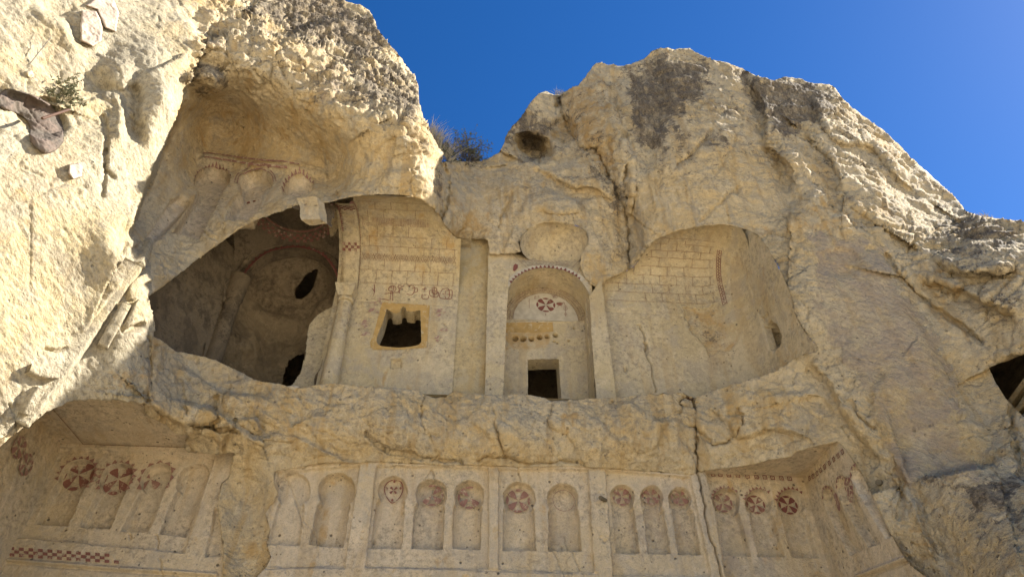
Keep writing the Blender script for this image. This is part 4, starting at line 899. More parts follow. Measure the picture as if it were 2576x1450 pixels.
# ochre-stained flat strip and the pier next to the door
X, Tt = np.meshgrid(np.arange(-.46, .34, .02), np.arange(ZF, 14.2, .02)); P = np.stack([X, np.full(X.shape, .63), Tt], -1); P[..., 1] += wallnoise(P, .012); sheet_obj('stained_strip', P, grid_faces(*X.shape), M_yel, bay)
rock_box('pier', [Pw3 for Pw3 in atY(A_([1219., 1264, 1283, 1229]), A_([1012., 1012, 636, 630]), .45)] + [p + np.array([0, .8, 0]) for p in atY(A_([1219., 1264, 1283, 1229]), A_([1012., 1012, 636, 630]), .45)], M_hall, bay, noise=.012)
# engaged column, capital and transverse arch
def lathe(name, prof, cx, cy, mat, parent, n=40, noise=.008, lean=0.):
    V = []
    for r_, z in prof:
        for k in range(n):
            a = 2 * math.pi * k / n; V.append((cx + r_ * math.cos(a), cy + r_ * math.sin(a), z))
    V = np.array(V); V = V + noise * np.stack([fbm(V * 4, 3, 110 + k) for k in range(3)], -1)
    F = [(a * n + b, a * n + (b + 1) % n, (a + 1) * n + (b + 1) % n, (a + 1) * n + b) for a in range(len(prof) - 1) for b in range(n)]
    return mesh_obj(name, V, F, mat, parent)
zsq = np.linspace(ZF, 11.46, 40)
col = lathe('column', [(.205 - .055 * (z - ZF) / 2.5, z) for z in zsq] + [(.155, 11.44), (.185, 11.47), (.185, 11.52)], -2.95, .47, M_hall, bay)
cq = lambda w_, z, yf: [(-2.95 - w_, yf, z), (-2.95 + w_, yf, z)]
rock_box('capital', [(-3.10, .28, 11.53), (-2.80, .28, 11.53), (-2.73, .20, 11.83), (-3.20, .20, 11.83), (-3.10, .75, 11.53), (-2.80, .75, 11.53), (-2.73, .75, 11.83), (-3.20, .75, 11.83)], M_hall, bay, noise=.01)
AC = (-.66, 11.80)
def arc_pt(x, th, r): return np.stack([A_(x, float) + 0 * th, AC[0] + r * np.cos(th), AC[1] + r * np.sin(th)], -1)
th = np.linspace(-.02, 2.45, 120); V = []; 
for x, r_ in ((-3.16, 1.50), (-3.16, 1.17), (-3.06, 1.17), (-2.96, 1.17), (-2.86, 1.17), (-2.76, 1.17), (-2.76, 1.50)): V.append(arc_pt(x, th, r_))
V = np.stack(V, 1).reshape(-1, 3); V = V + .008 * np.stack([fbm(V * 4, 3, 120 + k) for k in range(3)], -1); m7 = 7
arch = sheet_obj('transverse_arch', V, np.array([(a * m7 + b, a * m7 + b + 1, (a + 1) * m7 + b + 1, (a + 1) * m7 + b) for a in range(119) for b in range(m7 - 1)]), M_hall, bay)
dl = []
for t0, rows_ in ((R(50), 3), (R(108), 4)):
    for r_ in range(rows_):
        for k in range(6):
            if (k + r_) % 2 == 0:
                x0 = -3.155 + k * .066; a0 = t0 + r_ * .06; dl.append([arc_pt(x0, A_(a0), 1.158), arc_pt(x0 + .066, A_(a0), 1.158), arc_pt(x0 + .066, A_(a0 + .06), 1.158), arc_pt(x0, A_(a0 + .06), 1.158)])
decal('checkered_band', dl, M_red, arch)
dl = []
for k in range(46):
    a0 = .12 + k * .055; a1 = a0 + .055
    dl.append([arc_pt(-2.745, A_(a0), 1.18), arc_pt(-2.745, A_(a1), 1.18), arc_pt(-2.745, A_(.5 * (a0 + a1)), 1.26)])
    dl.append([arc_pt(-2.745, A_(a0), 1.18), arc_pt(-2.745, A_(a1), 1.18), arc_pt(-2.745, A_(a1), 1.205), arc_pt(-2.745, A_(a0), 1.205)])
    if k > 20: dl.append([arc_pt(-3.15, A_(a0), 1.160), arc_pt(-3.15, A_(a1), 1.160), arc_pt(-3.09, A_(.5 * (a0 + a1)), 1.160)])
decal('painted_rays', dl, M_red, arch)
f4 = atY(A_([760., 806, 797, 748]), A_([554., 550, 496, 498]), -1.95); b4 = f4 + np.array([.12, .17, .02])
rock_box('capital_stub', [f4[0], f4[1], f4[2], f4[3], b4[0], b4[1], b4[2], b4[3]], M_rock, bay, noise=.03)
# ------------------------------------------------ dome bay (dark)
dom = thing('domed_bay', 'bay darkened for smoke and low light in its wall colour, with small painted dome and broken apse, left of the engaged column', 'church bay', (-4.4, .4, ZF))
XD, YD = -4.4, .78; FREE_M = .9
X, Tt = np.meshgrid(np.arange(-6.6, -2.95, .02), np.arange(ZF, 14.4, .02)); ap = tst(catmull(z1([(520,1200),(560,1000),(640,760),(690,640),(760,540),(870,450),(1000,415),(1110,410),(1230,440),(1310,500),(1370,600),(1395,700),(1385,800),(1350,1000),(1300,1200),(1260,1400),(600,1450)]), 3, True), YD)
D = wallnoise(np.stack([X, X * 0, Tt], -1), .012); P = np.stack([X, YD + D, Tt], -1).reshape(-1, 3); F = grid_faces(*X.shape); hol = inside(cell(X), cell(Tt), ap)
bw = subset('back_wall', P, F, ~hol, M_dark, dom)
arcp = ap
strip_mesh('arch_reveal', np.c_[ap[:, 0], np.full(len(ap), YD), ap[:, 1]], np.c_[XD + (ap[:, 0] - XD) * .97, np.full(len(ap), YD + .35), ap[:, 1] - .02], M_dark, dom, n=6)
tri = tst(catmull(z1([(690,640),(760,540),(870,450),(1000,415),(1110,410),(1230,440),(1310,500),(1370,600),(1395,700)]), 3), YD)
decal('painted_rays', on_Y(sunburst(tri, .07, 28) + ribbon(tri, .05), YD - .02), M_redd, bw)
# apse: rough concave back, two broken holes
ph = np.linspace(-.25, math.pi + .25, 130); hz = np.linspace(0, 1, 170); PH, HZ = np.meshgrid(ph, hz); sH = HZ * 5.2
th_ = np.clip((sH - 3.2) / 1.35, 0, 1.5); rad = 1.30 * np.cos(th_); zz_ = ZF + np.minimum(sH, 3.2) + 1.25 * np.sin(th_)
P = np.stack([XD - .05 + rad * np.cos(PH) * .98, YD + .2 + rad * np.sin(PH) * .95, zz_], -1); nz = fbm(P * 1.7, 4, 140); P[..., 0] += .16 * nz; P[..., 1] += .30 * fbm(P * 1.3, 4, 145) - .05
Fa = grid_faces(*PH.shape); pc = np.stack([cell(P[..., k]) for k in range(3)], -1)
pu, pv = proj(pc); h1 = inside(pu, pv, z1([(1070,735),(1085,690),(1125,640),(1150,600),(1200,575),(1240,560),(1228,620),(1205,690),(1175,735),(1120,775),(1080,770)])); h2 = inside(pu, pv, z1([(985,1395),(1000,1290),(1030,1210),(1090,1170),(1140,1165),(1130,1250),(1090,1330),(1050,1400)]))
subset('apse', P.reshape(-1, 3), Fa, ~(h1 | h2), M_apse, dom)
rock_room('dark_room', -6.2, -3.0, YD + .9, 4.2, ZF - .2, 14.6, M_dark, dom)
bt = tst(z1([(1040,1400),(1110,1300),(1150,1160),(1160,1040),(1175,950),(1240,880),(1330,830),(1400,800),(1420,900),(1380,1100),(1330,1400)]), YD + .1)
bc = bt.mean(0); V = [(*np.array([bc[0], YD + .1]), bc[1])]
bm_ = strip_mesh('broken_jamb', np.c_[bt[:, 0], np.full(len(bt), YD + .12), bt[:, 1]], np.c_[bt[:, 0], np.full(len(bt), YD + .6), bt[:, 1]], M_hall, dom, n=5)
X, Tt = np.meshgrid(np.arange(-4.4, -2.9, .025), np.arange(ZF, 12.0, .025)); ins = inside(cell(X), cell(Tt), bt); P = np.stack([X, YD + .12 + .05 * fbm(np.stack([X * 3, X * 0, Tt * 3], -1), 4, 150), Tt], -1).reshape(-1, 3); subset('broken_jamb', P, grid_faces(*X.shape), ins, M_hall, dom)
# left wall, corner column, pendentives, dome
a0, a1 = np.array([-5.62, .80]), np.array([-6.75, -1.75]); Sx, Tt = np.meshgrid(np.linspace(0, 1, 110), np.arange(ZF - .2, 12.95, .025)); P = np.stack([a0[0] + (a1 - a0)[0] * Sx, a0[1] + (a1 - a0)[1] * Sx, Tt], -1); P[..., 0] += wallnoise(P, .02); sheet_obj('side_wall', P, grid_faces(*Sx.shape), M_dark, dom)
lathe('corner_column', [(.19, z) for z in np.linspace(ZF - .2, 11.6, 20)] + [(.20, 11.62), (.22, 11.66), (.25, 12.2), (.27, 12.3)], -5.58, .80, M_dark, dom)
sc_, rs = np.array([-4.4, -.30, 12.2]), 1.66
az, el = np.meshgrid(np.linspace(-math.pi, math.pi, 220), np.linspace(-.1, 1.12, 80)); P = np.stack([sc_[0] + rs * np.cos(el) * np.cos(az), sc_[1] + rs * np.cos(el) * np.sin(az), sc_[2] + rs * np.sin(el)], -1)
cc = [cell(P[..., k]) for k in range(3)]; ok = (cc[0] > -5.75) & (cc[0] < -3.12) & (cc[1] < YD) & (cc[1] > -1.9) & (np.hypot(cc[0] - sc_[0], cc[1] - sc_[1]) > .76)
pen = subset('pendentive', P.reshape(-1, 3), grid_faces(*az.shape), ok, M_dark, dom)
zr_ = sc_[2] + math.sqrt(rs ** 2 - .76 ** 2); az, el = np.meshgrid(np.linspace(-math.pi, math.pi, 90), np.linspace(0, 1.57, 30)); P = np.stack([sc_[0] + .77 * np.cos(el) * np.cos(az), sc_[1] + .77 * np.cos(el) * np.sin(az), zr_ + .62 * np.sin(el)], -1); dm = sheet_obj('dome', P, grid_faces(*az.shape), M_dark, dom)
dl = []
sp = lambda a, r_: np.array([sc_[0] + r_ * math.cos(a), sc_[1] + r_ * math.sin(a), sc_[2] + math.sqrt(rs ** 2 - r_ ** 2) - .02])
for r_ in range(3):
    for k in range(72):
        if (k + r_) % 2: continue
        a0_, a1_ = k / 72 * 6.283, (k + 1) / 72 * 6.283; q = .86 + r_ * .055; dl.append([sp(a0_, q), sp(a1_, q), sp(a1_, q + .055), sp(a0_, q + .055)])
for k in range(72):
    a0_, a1_ = k / 72 * 6.283, (k + 1) / 72 * 6.283; dl.append([sp(a0_, .78), sp(a1_, .78), sp(a1_, .815), sp(a0_, .815)])
decal('checkered_band', dl, M_red, pen)
FREE_M = .24
# ------------------------------------------------ door niche
door = thing('doorway_niche', 'arched recess with painted roundel tympanum, six round beam holes and a low dark doorway', 'doorway', (1.65, 1.2, ZF))
YN = 1.2; X, Tt = np.meshgrid(np.arange(.55, 2.80, .012), np.arange(ZF, 13.1, .012)); D = np.zeros(X.shape)
for k, q in enumerate([(337,915),(403,917),(468,917),(537,905),(598,897),(662,888)]):
    c = Pw(*z3([q])[0], YN); rr = [.066, .066, .058, .060, .055, .054][k]; ap_ = c + rr * np.array([(math.cos(a), math.sin(a) * 1.1) for a in np.linspace(0, 6.283, 20)[:-1]]); recess(D, X, Tt, ap_, .30, .012)
for q in ((375,815),(818,832),(772,932),(680,950),(655,938)): c = Pw(*z3([q])[0], YN); D += .09 * np.exp(-(((X - c[0]) ** 2 + (Tt - c[1]) ** 2) / .028 ** 2) ** 2)
groove(D, X, Tt, tst(z3([(255,785),(900,778)]), YN), -.02, .02)
DR = tst(z3([(440,1450),(440,1085),(560,1080),(690,1080),(700,1250),(715,1450)]), YN); dh = inside(cell(X), cell(Tt), DR)
P = np.stack([X, YN + D, Tt], -1); P[..., 1] += wallnoise(P, .008); P = P.reshape(-1, 3); F = grid_faces(*X.shape)
stn = np.zeros((X.size, 3)); yz = tst(z3([(250,785),(640,785),(650,900),(600,1000),(250,1010)]), YN); stn[:, 1] = (.75 * (1 - ss(sdf(X, Tt, yz), -.08, .10))).ravel()
nb_ = subset('back_wall', P, F, ~dh, M_hall, door, {'stain': stn})
dring = np.c_[DR[:, 0], np.full(len(DR), YN), DR[:, 1]]; dr = strip_mesh('door_reveal', dring, dring + np.array([0, .45, 0]), M_hall, door, closed=False, n=9)
inner = np.array([(DR[1, 0] - .4, YN + .45, ZF), (DR[3, 0] + .4, YN + .45, ZF), (DR[3, 0] + .4, YN + .45, 12.5), (DR[1, 0] - .4, YN + .45, 12.5)])
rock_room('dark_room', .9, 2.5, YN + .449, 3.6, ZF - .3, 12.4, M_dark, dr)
fa_ = catmull(np.array([(.64, ZF), (.66, 10.5), (.69, 11.6), (.74, 12.05), (.86, 12.33), (1.09, 12.57), (1.38, 12.72), (1.66, 12.77), (1.95, 12.74), (2.17, 12.67), (2.41, 12.49), (2.58, 12.2), (2.66, 11.9), (2.66, 11.4), (2.60, 10.4), (2.57, ZF)]), 5)
ba_ = fa_.copy(); ba_[:, 0] = np.where(fa_[:, 0] > 2.4, np.minimum(fa_[:, 0], 2.66), fa_[:, 0])
fc = np.c_[fa_[:, 0], np.full(len(fa_), .46), fa_[:, 1]]; bc_ = np.c_[ba_[:, 0], np.full(len(ba_), YN + .02), ba_[:, 1]]
strip_mesh('reveal', fc, bc_, M_hall, door, closed=False, n=16)
# spandrel face above the arch up to the rim of the small dome
X, Tt = np.meshgrid(np.arange(.5, 3.06, .014), np.arange(11.0, 13.75, .014)); rimd = 13.22
archp = np.r_[fa_[5:-5], [[2.66, 10.0], [.70, 10.0]]]
Ysp = .47 + .0 * X; keepm = ~inside(cell(X), cell(Tt), archp) & (cell(X) > .68) & (cell(X) < 2.72)
dd = np.hypot((X - 1.80) / .80, 0) ; Ysp = .47 + np.clip((Tt - 12.75) * .55, 0, .35) * np.clip(1 - ((X - 1.8) / .95) ** 2, 0, 1)
P = np.stack([X, Ysp, Tt], -1); P[..., 1] += wallnoise(P, .006)
keepm &= (cell(Tt) < 13.25)
spd = subset('spandrel', P.reshape(-1, 3), grid_faces(*X.shape), keepm, M_hall, door)
rp4 = atY(A_([1482., 1502, 1552, 1512]), A_([745., 1012, 1012, 700]), .42)
rock_box('pier', [rp4[1], rp4[2], rp4[3], rp4[0], rp4[1] + [0, .9, 0], rp4[2] + [0, .9, 0], rp4[3] + [0, .9, 0], rp4[0] + [0, .9, 0]], M_hall, door, noise=.02)
az, el = np.meshgrid(np.linspace(-.9, math.pi + .9, 140), np.linspace(-.1, 1.57, 60)); P = np.stack([1.84 + .84 * np.cos(el) * np.cos(az), .02 + .80 * np.cos(el) * np.sin(az), 13.22 + .78 * np.sin(el)], -1); P += .015 * np.stack([fbm(P * 3, 3, 160 + k) for k in range(3)], -1); sd = sheet_obj('shell_dome', P, grid_faces(*az.shape), M_hall, door)
# tympanum paint
cT_ = np.array([1.69, 11.74]); tym = lambda a, r_: cT_ + np.array([r_ * .985 * math.cos(a), r_ * 1.05 * math.sin(a)])
disc = [tym(a, .80) for a in np.linspace(0, math.pi, 50)]; decal('tympanum_plaster', on_Y([disc], YN - .010), M_lime, nb_)
dl = []
for r_ in (.80, .885, .955, 1.0): dl += ribbon([tym(a, r_) for a in np.linspace(0, math.pi, 60)], .010)
for k in range(62):
    a = math.pi * (k + .5) / 62; dl += ribbon([tym(a, .80), tym(a + .05, .885)], .012); dl += ribbon([tym(a + .05, .885), tym(a + (.0), .955)], .010)
    if k % 2: dl += ribbon([tym(a, .955), tym(a - .06, 1.02)], .009)
decal('painted_arch_band', on_Y(dl, YN - .016), M_line, nb_)
z0 = lambda pl: [(1980 / 1.5534 + x / 4.8333 / 1.5534, 1080 / 1.5534 + y / 4.8333 / 1.5534) for x, y in pl]
cc_ = Pw(*z0([(738, 540)])[0], YN); decal('painted_cross', on_Y(place([p * np.array([1, .95]) for p in cross2d(.235, 0)], cc_), YN - .016), M_redd, nb_)
dl = []
for pl, w_ in (([(522,378),(560,372)], .010), ([(525,380),(525,432)], .009), ([(548,378),(548,430)], .009), ([(590,372),(612,368)], .009), ([(590,392),(610,390)], .009), ([(842,360),(955,368)], .012), ([(870,375),(900,415)], .010), ([(905,372),(872,412)], .010), ([(915,415),(918,380),(945,420),(958,380)], .010),
               ([(935,515),(960,500),(1005,495),(1050,505),(1080,495),(1090,510)], .014), ([(935,515),(960,540),(1005,550),(1040,540),(1060,515)], .014), ([(990,550),(955,580)], .010), ([(1015,550),(1045,580)], .010), ([(1085,500),(1090,540)], .012), ([(1110,540),(1115,760)], .010), ([(1070,600),(1085,630),(1110,640),(1140,625),(1145,595)], .010), ([(1075,570),(1095,595),(1130,590),(1140,565)], .010), ([(1080,555),(1110,570),(1135,550)], .009), ([(1090,720),(1110,735),(1138,720),(1125,700),(1095,700),(1090,720)], .009), ([(425,430),(425,600)], .008), ([(390,470),(425,475)], .006), ([(735,700),(738,745)], .012)):
    dl += ribbon(tst(z0(pl), YN), w_)
bird = tst(z0([(940,515),(970,500),(1010,497),(1050,510),(1040,538),(1005,548),(965,538)]), YN); dl.append(bird)
decal('painted_letters_and_bird', on_Y(dl, YN - .016), M_red, nb_)
decal('ochre_wash', on_Y([tst(z3([(256,780),(640,782),(648,860),(610,862),(470,870),(310,865),(258,870)]), YN)], YN - .012), M_och, nb_)
dl = sunburst(fa_[18:-24], .085, 20); decal('painted_rays', on_Y(dl, .452), M_redd, spd)
decal('plaster_band', on_Y([[fa_[k], fa_[k + 1], fa_[k + 1] * 1.0 + (fa_[k + 1] - np.array([1.68, 11.7])) * .11, fa_[k] + (fa_[k] - np.array([1.68, 11.7])) * .11] for k in range(16, len(fa_) - 24)], .458), M_lime, spd)
dl = []
for a, b in (((1287,636),(1330,677)), ((1312,652),(1430,664)), ((1325,666),(1440,668)), ((1440,672),(1470,640)), ((1450,690),(1470,650))): dl += ribbon(tst([a, b], .45), .012)
for k in range(13): x0 = 1318 + k * 8.6; dl += ribbon(tst([(x0, 655), (x0 + 7, 661), (x0, 667)], .45), .009)
decal('painted_chevrons', on_Y(dl, .448), M_line, spd)
dl = [tst(z3([(320,365),(325,325),(340,310),(360,320),(358,345),(335,370)]), .45)]; decal('painted_bird', on_Y(dl, .449), M_redd, spd)
dl = []
for k in range(5): a = .25 + k * .26; th_a = np.linspace(0, 1, 2); x = 1.05 + k * .32; zt = 11.74 + math.sqrt(max(0, 1 - ((x - 1.69) / .98) ** 2)) * 1.03; dl.append([(x, .5, zt - .012), (x + .012, .5, zt - .012), (x + .012, 1.15, zt - .012), (x, 1.15, zt - .012)])
# ------------------------------------------------ right vaulted chamber
rch = thing('vaulted_chamber', 'barrel-vaulted chamber on the right painted with brown block courses, seen through a ragged opening', 'church bay', (4.6, .65, ZF))
VC = Vault(.65, 1.15, 12.40); X, Tt = VC.sheet(2.95, 6.4, VC.h + 1.15 * 2.2); D = np.zeros(X.shape)
groove(D, X, Tt, VC.hits(zr([(40,738),(300,748),(700,775),(1040,795)])), .02, .012)
groove(D, X, Tt, wob(VC.hits(zr([(285,835),(315,900),(340,980),(345,1050),(375,1130),(400,1250),(420,1350)])), .03), .09, .014); groove(D, X, Tt, wob(VC.hits(zr([(340,970),(350,1060)])), .02), .09, .03)
pat = VC.hits(zr([(620,700),(760,720),(870,700),(930,800),(1040,950),(1020,990),(990,1060),(900,1050),(830,1080),(800,1000),(680,880)])); psd = recess(D, X, Tt, pat, .045, .02, .05)
dn = VC.hit(*zr([(185,1180)])[0]); D += .08 * np.exp(-((X - dn[0]) ** 2 / .03 ** 2 + (Tt - dn[1]) ** 2 / .08 ** 2))
RF = .95; fil = lambda x: np.where(x > 6.24 - RF, RF - np.sqrt(np.clip(RF ** 2 - (np.minimum(x, 6.24) - 6.24 + RF) ** 2, 0, None)), 0)
Pv = VC.pt(X, Tt); D += wallnoise(Pv, .010) - fil(X); N = VC.pt(X, Tt, 1.0) - Pv; Pv = (Pv - N * D[..., None]).reshape(-1, 3); Fv = grid_faces(*X.shape); ct_ = cell(Tt)
stv = np.zeros((X.size, 3)); stv[:, 1] = (.55 * (1 - ss(psd, -.05, .06))).ravel(); stv[:, 0] = (.35 * (1 - ss(psd, -.15, .0))).ravel()
subset('wall', Pv, Fv, ct_ <= VC.h, M_hall, rch, {'stain': stv}); vau = subset('vault', Pv, Fv, ct_ > VC.h, M_hall, rch, {'stain': stv})
rws = [VC.hit(*zr([(560, y)])[0])[1] for y in (672, 604, 540, 468, 398, 330, 275, 222, 178)]; dl = []
for k, r_ in enumerate(rws): dl += ribbon(np.c_[np.linspace(3.1 if k < 3 else 3.6 + .1 * k, 5.74, 30), r_ + .012 * vnoise(np.c_[np.linspace(0, 9, 30), np.full(30, r_), np.zeros(30)])], .011)
for k in range(len(rws) - 1):
    for x in np.arange(3.2 + (.2 if k % 2 else 0), 5.75, .41):
        if random.random() < .88 and x > 3.2 + .1 * k: dl += ribbon([(x + .03 * random.random(), rws[k]), (x + .02, rws[k + 1])], .011 if random.random() < .7 else .016)
decal('painted_courses', [VC.pt(A_(p)[:, 0], A_(p)[:, 1], .012 + fil(A_(p)[:, 0])) for p in dl], M_line, vau)
XE = 6.24; S5, T5 = np.meshgrid(np.arange(-2.7, .72, .016), np.arange(8.2, 13.9, .016)); D5 = np.zeros(S5.shape)
hp = tsx(zr([(1225,910),(1250,850),(1300,815),(1350,860),(1378,920),(1365,990),(1320,1035),(1270,1020),(1240,970)]), XE); hsd = recess(D5, S5, T5, hp, .55, .04, .05); h2p = tsx(zr([(1180,820),(1270,755),(1280,800),(1225,890)]), XE); recess(D5, S5, T5, h2p, .05, .02, .03)
P5 = np.stack([XE + D5, S5, T5], -1); P5[..., 0] += wallnoise(P5, .014); st5 = np.zeros((S5.size, 3)); st5[:, 0] = (.5 * (1 - ss(hsd, -.05, .08))).ravel(); st5[:, 1] = .25
sm = tsx(zr([(1105,270)]), XE)[0]; st5[:, 0] += (.55 * np.exp(-((S5 - sm[0]) ** 2 + (T5 - sm[1]) ** 2) / .14 ** 2)).ravel()
ew = sheet_obj('end_wall', P5, grid_faces(*S5.shape), M_hall, rch, {'stain': st5})
dl = []; tt = np.linspace(VC.h - .55, VC.h + 1.15 * 1.0, 40); zg = .035 * np.where(np.arange(40) % 2, 1, -1)
dl = ribbon(np.c_[5.86 + zg * .5, tt], .022) + ribbon(np.c_[np.full(40, 5.82), tt], .012) + ribbon(np.c_[np.full(40, 5.90), tt], .012)
decal('painted_zigzag_band', [VC.pt(A_(p)[:, 0], A_(p)[:, 1], .016 + fil(A_(p)[:, 0])) for p in dl], M_red, vau)
# floors and what closes the rooms behind the face
hf = mesh_obj('hall_floor', [(-7, .12, ZF - .06), (7, .12, ZF - .06), (7, 2.2, ZF - .06), (-7, 2.2, ZF - .06)], [(0, 1, 2, 3)], M_hall); tag(hf, kind='structure')

X, Tt = np.meshgrid(np.arange(2.6, 3.4, .04), np.arange(ZF, 14.4, .04)); P = np.stack([X, np.full(X.shape, .80), Tt], -1); sheet_obj('side_wall', P, grid_faces(*X.shape), M_hall, door)
X, Tt = np.meshgrid(np.arange(.2, 3.4, .05), np.arange(12.7, 15.0, .05)); P = np.stack([X, np.full(X.shape, 1.28), Tt], -1); sheet_obj('upper_wall', P, grid_faces(*X.shape), M_hall, door)

S6, T6 = np.meshgrid(np.arange(-2.6, .8, .04), np.arange(8.0, 14.6, .04)); sheet_obj('outer_wall', np.stack([6.62 + 0 * S6, S6, T6], -1), grid_faces(*S6.shape), M_hall, rch)

zsheet('rock_fill', -3.6, -.2, -2.4, .6, 13.45, M_rock, bay, .06, .03)
X, Yg = np.meshgrid(np.r_[np.linspace(-160, -20, 15), np.linspace(-18, 18, 50), np.linspace(20, 160, 15)], np.r_[np.linspace(-160, -32, 14), np.linspace(-30, 4, 50), np.linspace(8, 60, 8)]); P = np.stack([X, Yg, 0 * X], -1); P[..., 2] = .12 * fbm(P * .3, 3, 200) + np.where(np.abs(Yg + 12) < 3, 0, 0)
tag(mesh_obj('ground', P.reshape(-1, 3), grid_faces(*X.shape), M_ground), kind='structure')
# dark side cave at the right edge
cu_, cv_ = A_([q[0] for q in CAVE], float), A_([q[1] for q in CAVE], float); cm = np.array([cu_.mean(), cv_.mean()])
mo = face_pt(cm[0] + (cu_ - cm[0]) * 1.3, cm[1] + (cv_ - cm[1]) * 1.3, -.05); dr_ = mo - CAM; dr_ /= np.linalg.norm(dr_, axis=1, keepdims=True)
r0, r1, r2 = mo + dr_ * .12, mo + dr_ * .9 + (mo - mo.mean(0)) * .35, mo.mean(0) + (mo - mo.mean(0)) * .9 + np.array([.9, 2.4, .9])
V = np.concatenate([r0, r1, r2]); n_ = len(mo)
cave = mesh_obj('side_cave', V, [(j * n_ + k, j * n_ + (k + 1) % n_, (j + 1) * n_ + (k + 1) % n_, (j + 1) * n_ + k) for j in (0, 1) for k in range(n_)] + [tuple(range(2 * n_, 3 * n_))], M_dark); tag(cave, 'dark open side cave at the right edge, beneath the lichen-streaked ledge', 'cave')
# ------------------------------------------------------------------ paint on the upper gallery
def fpt(pl, lift=.035): return face_pt(A_([q[0] for q in pl], float), A_([q[1] for q in pl], float), lift)
dl = []
for a, b, n_ in (((415, 612), (1330, 728), 26), ((420, 668), (1230, 775), 24)):
    for k in range(n_):
        p = lambda f, o: z5([(a[0] + (b[0] - a[0]) * f, a[1] + (b[1] - a[1]) * f + o)])[0]
        dl.append(fpt([p(k / n_, 10), p((k + .95) / n_, 10), p((k + .6) / n_, -22)])); dl.append(fpt([p(k / n_, 9), p((k + 1) / n_, 9), p((k + 1) / n_, 17), p(k / n_, 17)]))
decal('painted_cornice', dl, M_redf, gal, False)
dl = []
for pl, n_, h_ in (([(390,900),(375,850),(400,790),(460,745),(540,725),(620,738),(680,775),(705,830)], 15, 15), ([(1180,930),(1200,870),(1260,825),(1340,812),(1420,840),(1465,880)], 11, 16)):
    for t in sunburst([(x, -y) for x, y in pl], h_, n_): dl.append(fpt(z5([(x, -y) for x, y in t])))
for r_ in (0, 26):
    pl = catmull([(770 - r_, 890), (785 - r_ * .7, 830 - r_ * .5), (850, 790 - r_), (930, 765 - r_), (1020, 775 - r_), (1085 + r_ * .5, 820 - r_ * .6), (1100 + r_, 880)], 5)
    for q in ribbon(pl, 7): dl.append(fpt(z5(q)))
decal('painted_rays', dl, M_redf, gal, False)
# lime plaster on the gallery spandrels
# ------------------------------------------------------------------ carved mouldings running down the sunlit wing
crn = thing('carved_mouldings', 'straight carved mouldings and an arch fragment running down the sunlit edge of the left wing', 'rock carving', face_pt(A_(142.), A_(949.), 0))
def moulding(pl, w_, hgt=.11, name='moulding'):
    pl = catmull(z6(pl), 6) if len(pl) > 2 else np.array([np.array(a_) + (np.array(b_) - np.array(a_)) * f for a_, b_ in [z6(pl)] for f in np.linspace(0, 1, 8)])
    c = face_pt(pl[:, 0], pl[:, 1], 0); k = np.arange(len(c)); dg_ = min(2, len(c) - 1)
    c = np.stack([np.polyval(np.polyfit(k, c[:, j], dg_), k) for j in range(3)], -1)
    i_ = np.clip(np.searchsorted(vv, pl[:, 1]), 0, nr - 1); j_ = np.clip(np.searchsorted(uu, pl[:, 0]), 0, nc - 1); nrm = N0[i_, j_].mean(0); nrm /= np.linalg.norm(nrm)
    t_ = np.gradient(c, axis=0); t_ /= np.linalg.norm(t_, axis=1, keepdims=True); sd = np.cross(t_, nrm); sd /= np.linalg.norm(sd, axis=1, keepdims=True)
    fine = np.linspace(0, len(c) - 1, len(c) * 4); itp = lambda A__: np.stack([np.interp(fine, k, A__[:, j]) for j in range(3)], -1); c, sd = itp(c), itp(sd); V = []
    prof = [(-.5, -.18), (-.5, hgt * .8), (-.42, hgt), (-.2, hgt * 1.02), (.2, hgt * 1.02), (.42, hgt), (.5, hgt * .8), (.5, -.18)]
    for a_, b_ in prof: V.append(c + sd * a_ * w_ + nrm * b_)
    V = np.stack(V, 1).reshape(-1, 3); V = V + .022 * np.stack([fbm(V * 5, 4, 600 + q_, .65) for q_ in range(3)], -1); m_p = len(prof)
    F = [(a_ * m_p + b_, a_ * m_p + b_ + 1, (a_ + 1) * m_p + b_ + 1, (a_ + 1) * m_p + b_) for a_ in range(len(c) - 1) for b_ in range(m_p - 1)] + [tuple(range(m_p)), tuple(range(len(V) - m_p, len(V)))]
    return mesh_obj(name, V, F, M_wing, crn)
moulding([(935,290),(690,600),(400,1040),(160,1320)], .17); moulding([(1045,75),(965,255)], .15); moulding([(890,530),(725,830)], .15); moulding([(962,520),(872,690)], .09)
moulding([(1035,345),(960,385),(922,435),(925,500)], .14, .10, 'arch_fragment'); moulding([(262,1120),(150,1290)], .12); moulding([(185,985),(280,1018),(378,1025)], .13)
